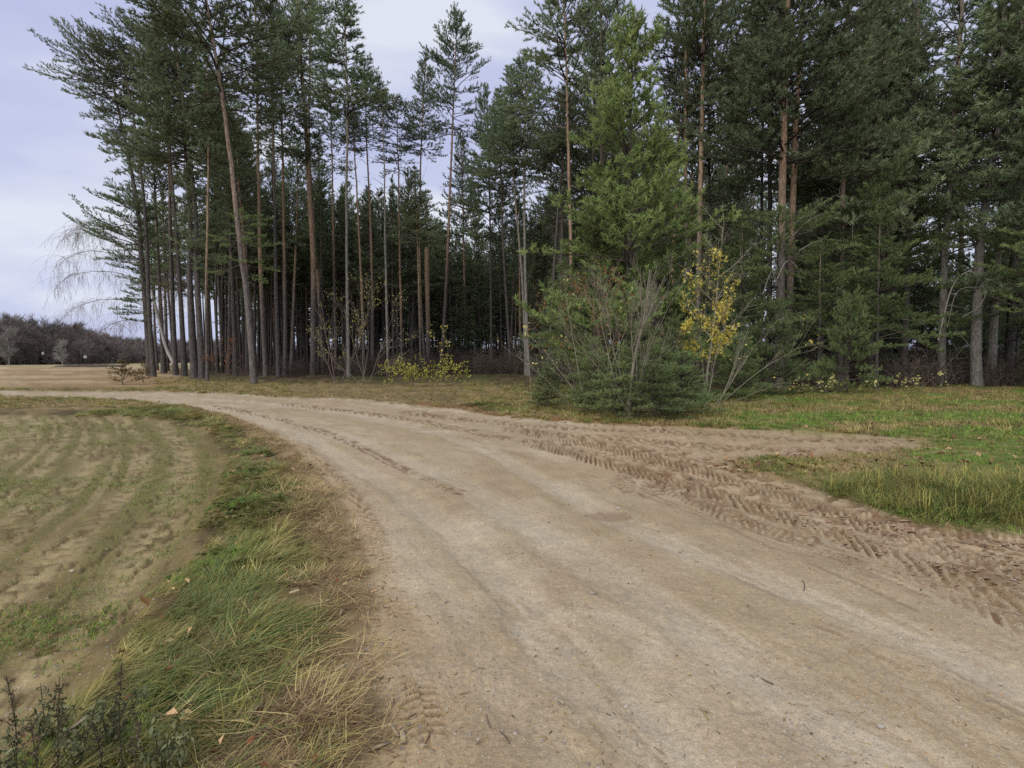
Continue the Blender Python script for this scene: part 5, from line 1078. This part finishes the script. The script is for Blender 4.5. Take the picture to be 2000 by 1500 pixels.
for i, (px, py, s, lb) in enumerate(st):
    b = G(px, py); o = mobj('stone', rock_mesh(50 + i, 'stone', s, .45), None, (b[0], b[1], gz(*b) + s * .12)); tag(o, lb, 'stone')
def twig_thing(pts, r, label, mat='twig'):
    W = [np.array([*G(px, py), 0]) for px, py in pts]
    for w in W: w[2] = gz(w[0], w[1]) + .006
    b = W[0]; g = Geo(); g.tube(smooth_line([w - b for w in W], 3), r, 4, .3); o = mobj('twig', g.mesh('twig', [M[mat]], True), None, b); tag(o, label, 'twig')
twig_thing([(1487, 1322), (1500, 1328), (1511, 1333)], .003, 'short dark twig lying on the road at the lower right')
twig_thing([(950, 1395), (952, 1408), (958, 1422)], .002, 'thin curved dark twig low on the road')
twig_thing([(1373, 1388), (1377, 1398), (1383, 1408)], .0035, 'short straw coloured stalk lying across the wheel track', 'grass_s')
twig_thing([(976, 1428), (988, 1440), (995, 1452)], .002, 'small forked twig just below the curved one')
twig_thing([(1567, 1133), (1572, 1142), (1570, 1150)], .0025, 'tiny bent twig on the grey track at the right')
b = G(292, 1222); o = mobj('fallen_leaf', leaf_mesh(77, 'rustleaf', .09), None, (b[0], b[1], gz(*b) + .10)); o.rotation_euler = (.5, .2, 1.3); tag(o, 'single orange brown leaf caught in the verge grass', 'leaf')

# dark seed-headed weeds in the near corner
def weed(px, py, top, D, seed, label):
    rng = np.random.default_rng(seed); P0 = AT(px, py, D); base = np.array([P0[0], P0[1], gz(P0[0], P0[1])]); root = empty('seed_weed', base); tag(root, label, 'plant')
    T_ = AT(*top, D + .05) - base; P = smooth_line([(0, 0, -.03), T_ * .5 + rng.normal(0, .015, 3), T_], 5); g = Geo(); g.tube(P, np.linspace(.0028, .0012, len(P)), 4, .3)
    mobj('stem', g.mesh('stem', [M['weed']]), root); s = Geo()
    for q in range(14):
        f = .35 + .65 * q / 14; c = P[min(int(f * (len(P) - 1)), len(P) - 1)]; d = unit(np.array([rng.normal(), rng.normal(), 1.2])); ln = .055 * (1.25 - f) + .01; s.tube([c, c + d * ln], [.001, .0008], 3, .3)
        k = 16; pp = c + d * ln * rng.uniform(0, 1, (k, 1)) + rng.normal(0, .0035, (k, 3)); s.leaves(pp, .009, rng)
    mobj('seed_head', s.mesh('seed_head', [M['weed']]), root)
weed(30, 1560, (12, 1318), 1.55, 1, 'dark seed headed weed stalk in the corner, nearest the photo edge')
weed(115, 1570, (116, 1322), 1.5, 2, 'upright dark weed stalk, second from the photo edge')
weed(95, 1600, (60, 1400), 1.45, 3, 'shorter dark weed stalk leaning left between the two taller ones')
weed(245, 1580, (238, 1295), 1.55, 4, 'tall dark weed stalk rising before the matted grass')
weed(285, 1600, (276, 1400), 1.5, 5, 'short dark weed stalk right of the tall one')
weed(170, 1600, (180, 1410), 1.5, 6, 'short dark weed stalk in the middle of the row of stalks')

#print('tris', sum(sum(len(p.vertices)-2 for p in m.polygons) for m in bpy.data.meshes if m.users and len(m.polygons)>20000), [(m.name,len(m.polygons)) for m in bpy.data.meshes if len(m.polygons)>20000])

def leafy_weed(px, py, hgt, D, seed, label):
    rng = np.random.default_rng(seed); P0 = AT(px, py, D); base = np.array([P0[0], P0[1], gz(P0[0], P0[1])]); root = empty('leafy_weed', base); tag(root, label, 'plant')
    g, lf = Geo(), Geo()
    for k in range(5):
        d = unit(np.array([rng.normal(0, .3), rng.normal(0, .3), 1])); T_ = d * hgt * rng.uniform(.6, 1.05); P = smooth_line([(0, 0, -.02), T_ * .5 + rng.normal(0, .01, 3), T_], 5); g.tube(P, np.linspace(.0026, .0012, len(P)), 4, .3)
        q = P[rng.integers(2, len(P), 46)] + rng.normal(0, .008, (46, 3)); lf.leaves(q, .026, rng, elong=2.4)
    mobj('stem', g.mesh('stem', [M['weed']], True), root); mobj('leaves', lf.mesh('leaves', [M['weedleaf']]), root)['kind'] = 'stuff'
leafy_weed(150, 1530, .24, 1.62, 1, 'bushy grey green weed at the bottom edge between the upright dark stalks')
leafy_weed(215, 1500, .22, 1.72, 2, 'grey green leafy weed just left of the tall dark stalk')
leafy_weed(90, 1480, .20, 1.75, 3, 'low grey green weed leaning over the bare field corner')
leafy_weed(330, 1540, .18, 1.6, 4, 'low grey green weed right of the dark stalks at the bottom edge')
leafy_weed(20, 1560, .16, 1.6, 5, 'small pale leafed weed in the bottom corner')

def single_out():
    """things that would share a label are told apart by their order, counted from the left"""
    bpy.context.view_layer.update(); by = {}
    for o in SC.objects:
        if o.parent is None and 'category' in o: by.setdefault(o['label'], []).append(o)
    words = ['first', 'second', 'third', 'fourth', 'fifth', 'sixth', 'seventh', 'eighth', 'ninth', 'tenth', 'eleventh', 'twelfth', 'thirteenth', 'fourteenth', 'fifteenth', 'sixteenth']
    for lb, os_ in by.items():
        if len(os_) < 2 or len(os_) > 16: continue
        os_.sort(key=lambda o: o.location.x / max(o.location.y, .1))
        for i, o in enumerate(os_): o['label'] = '%s, %s from left' % (lb, words[i])
single_out()
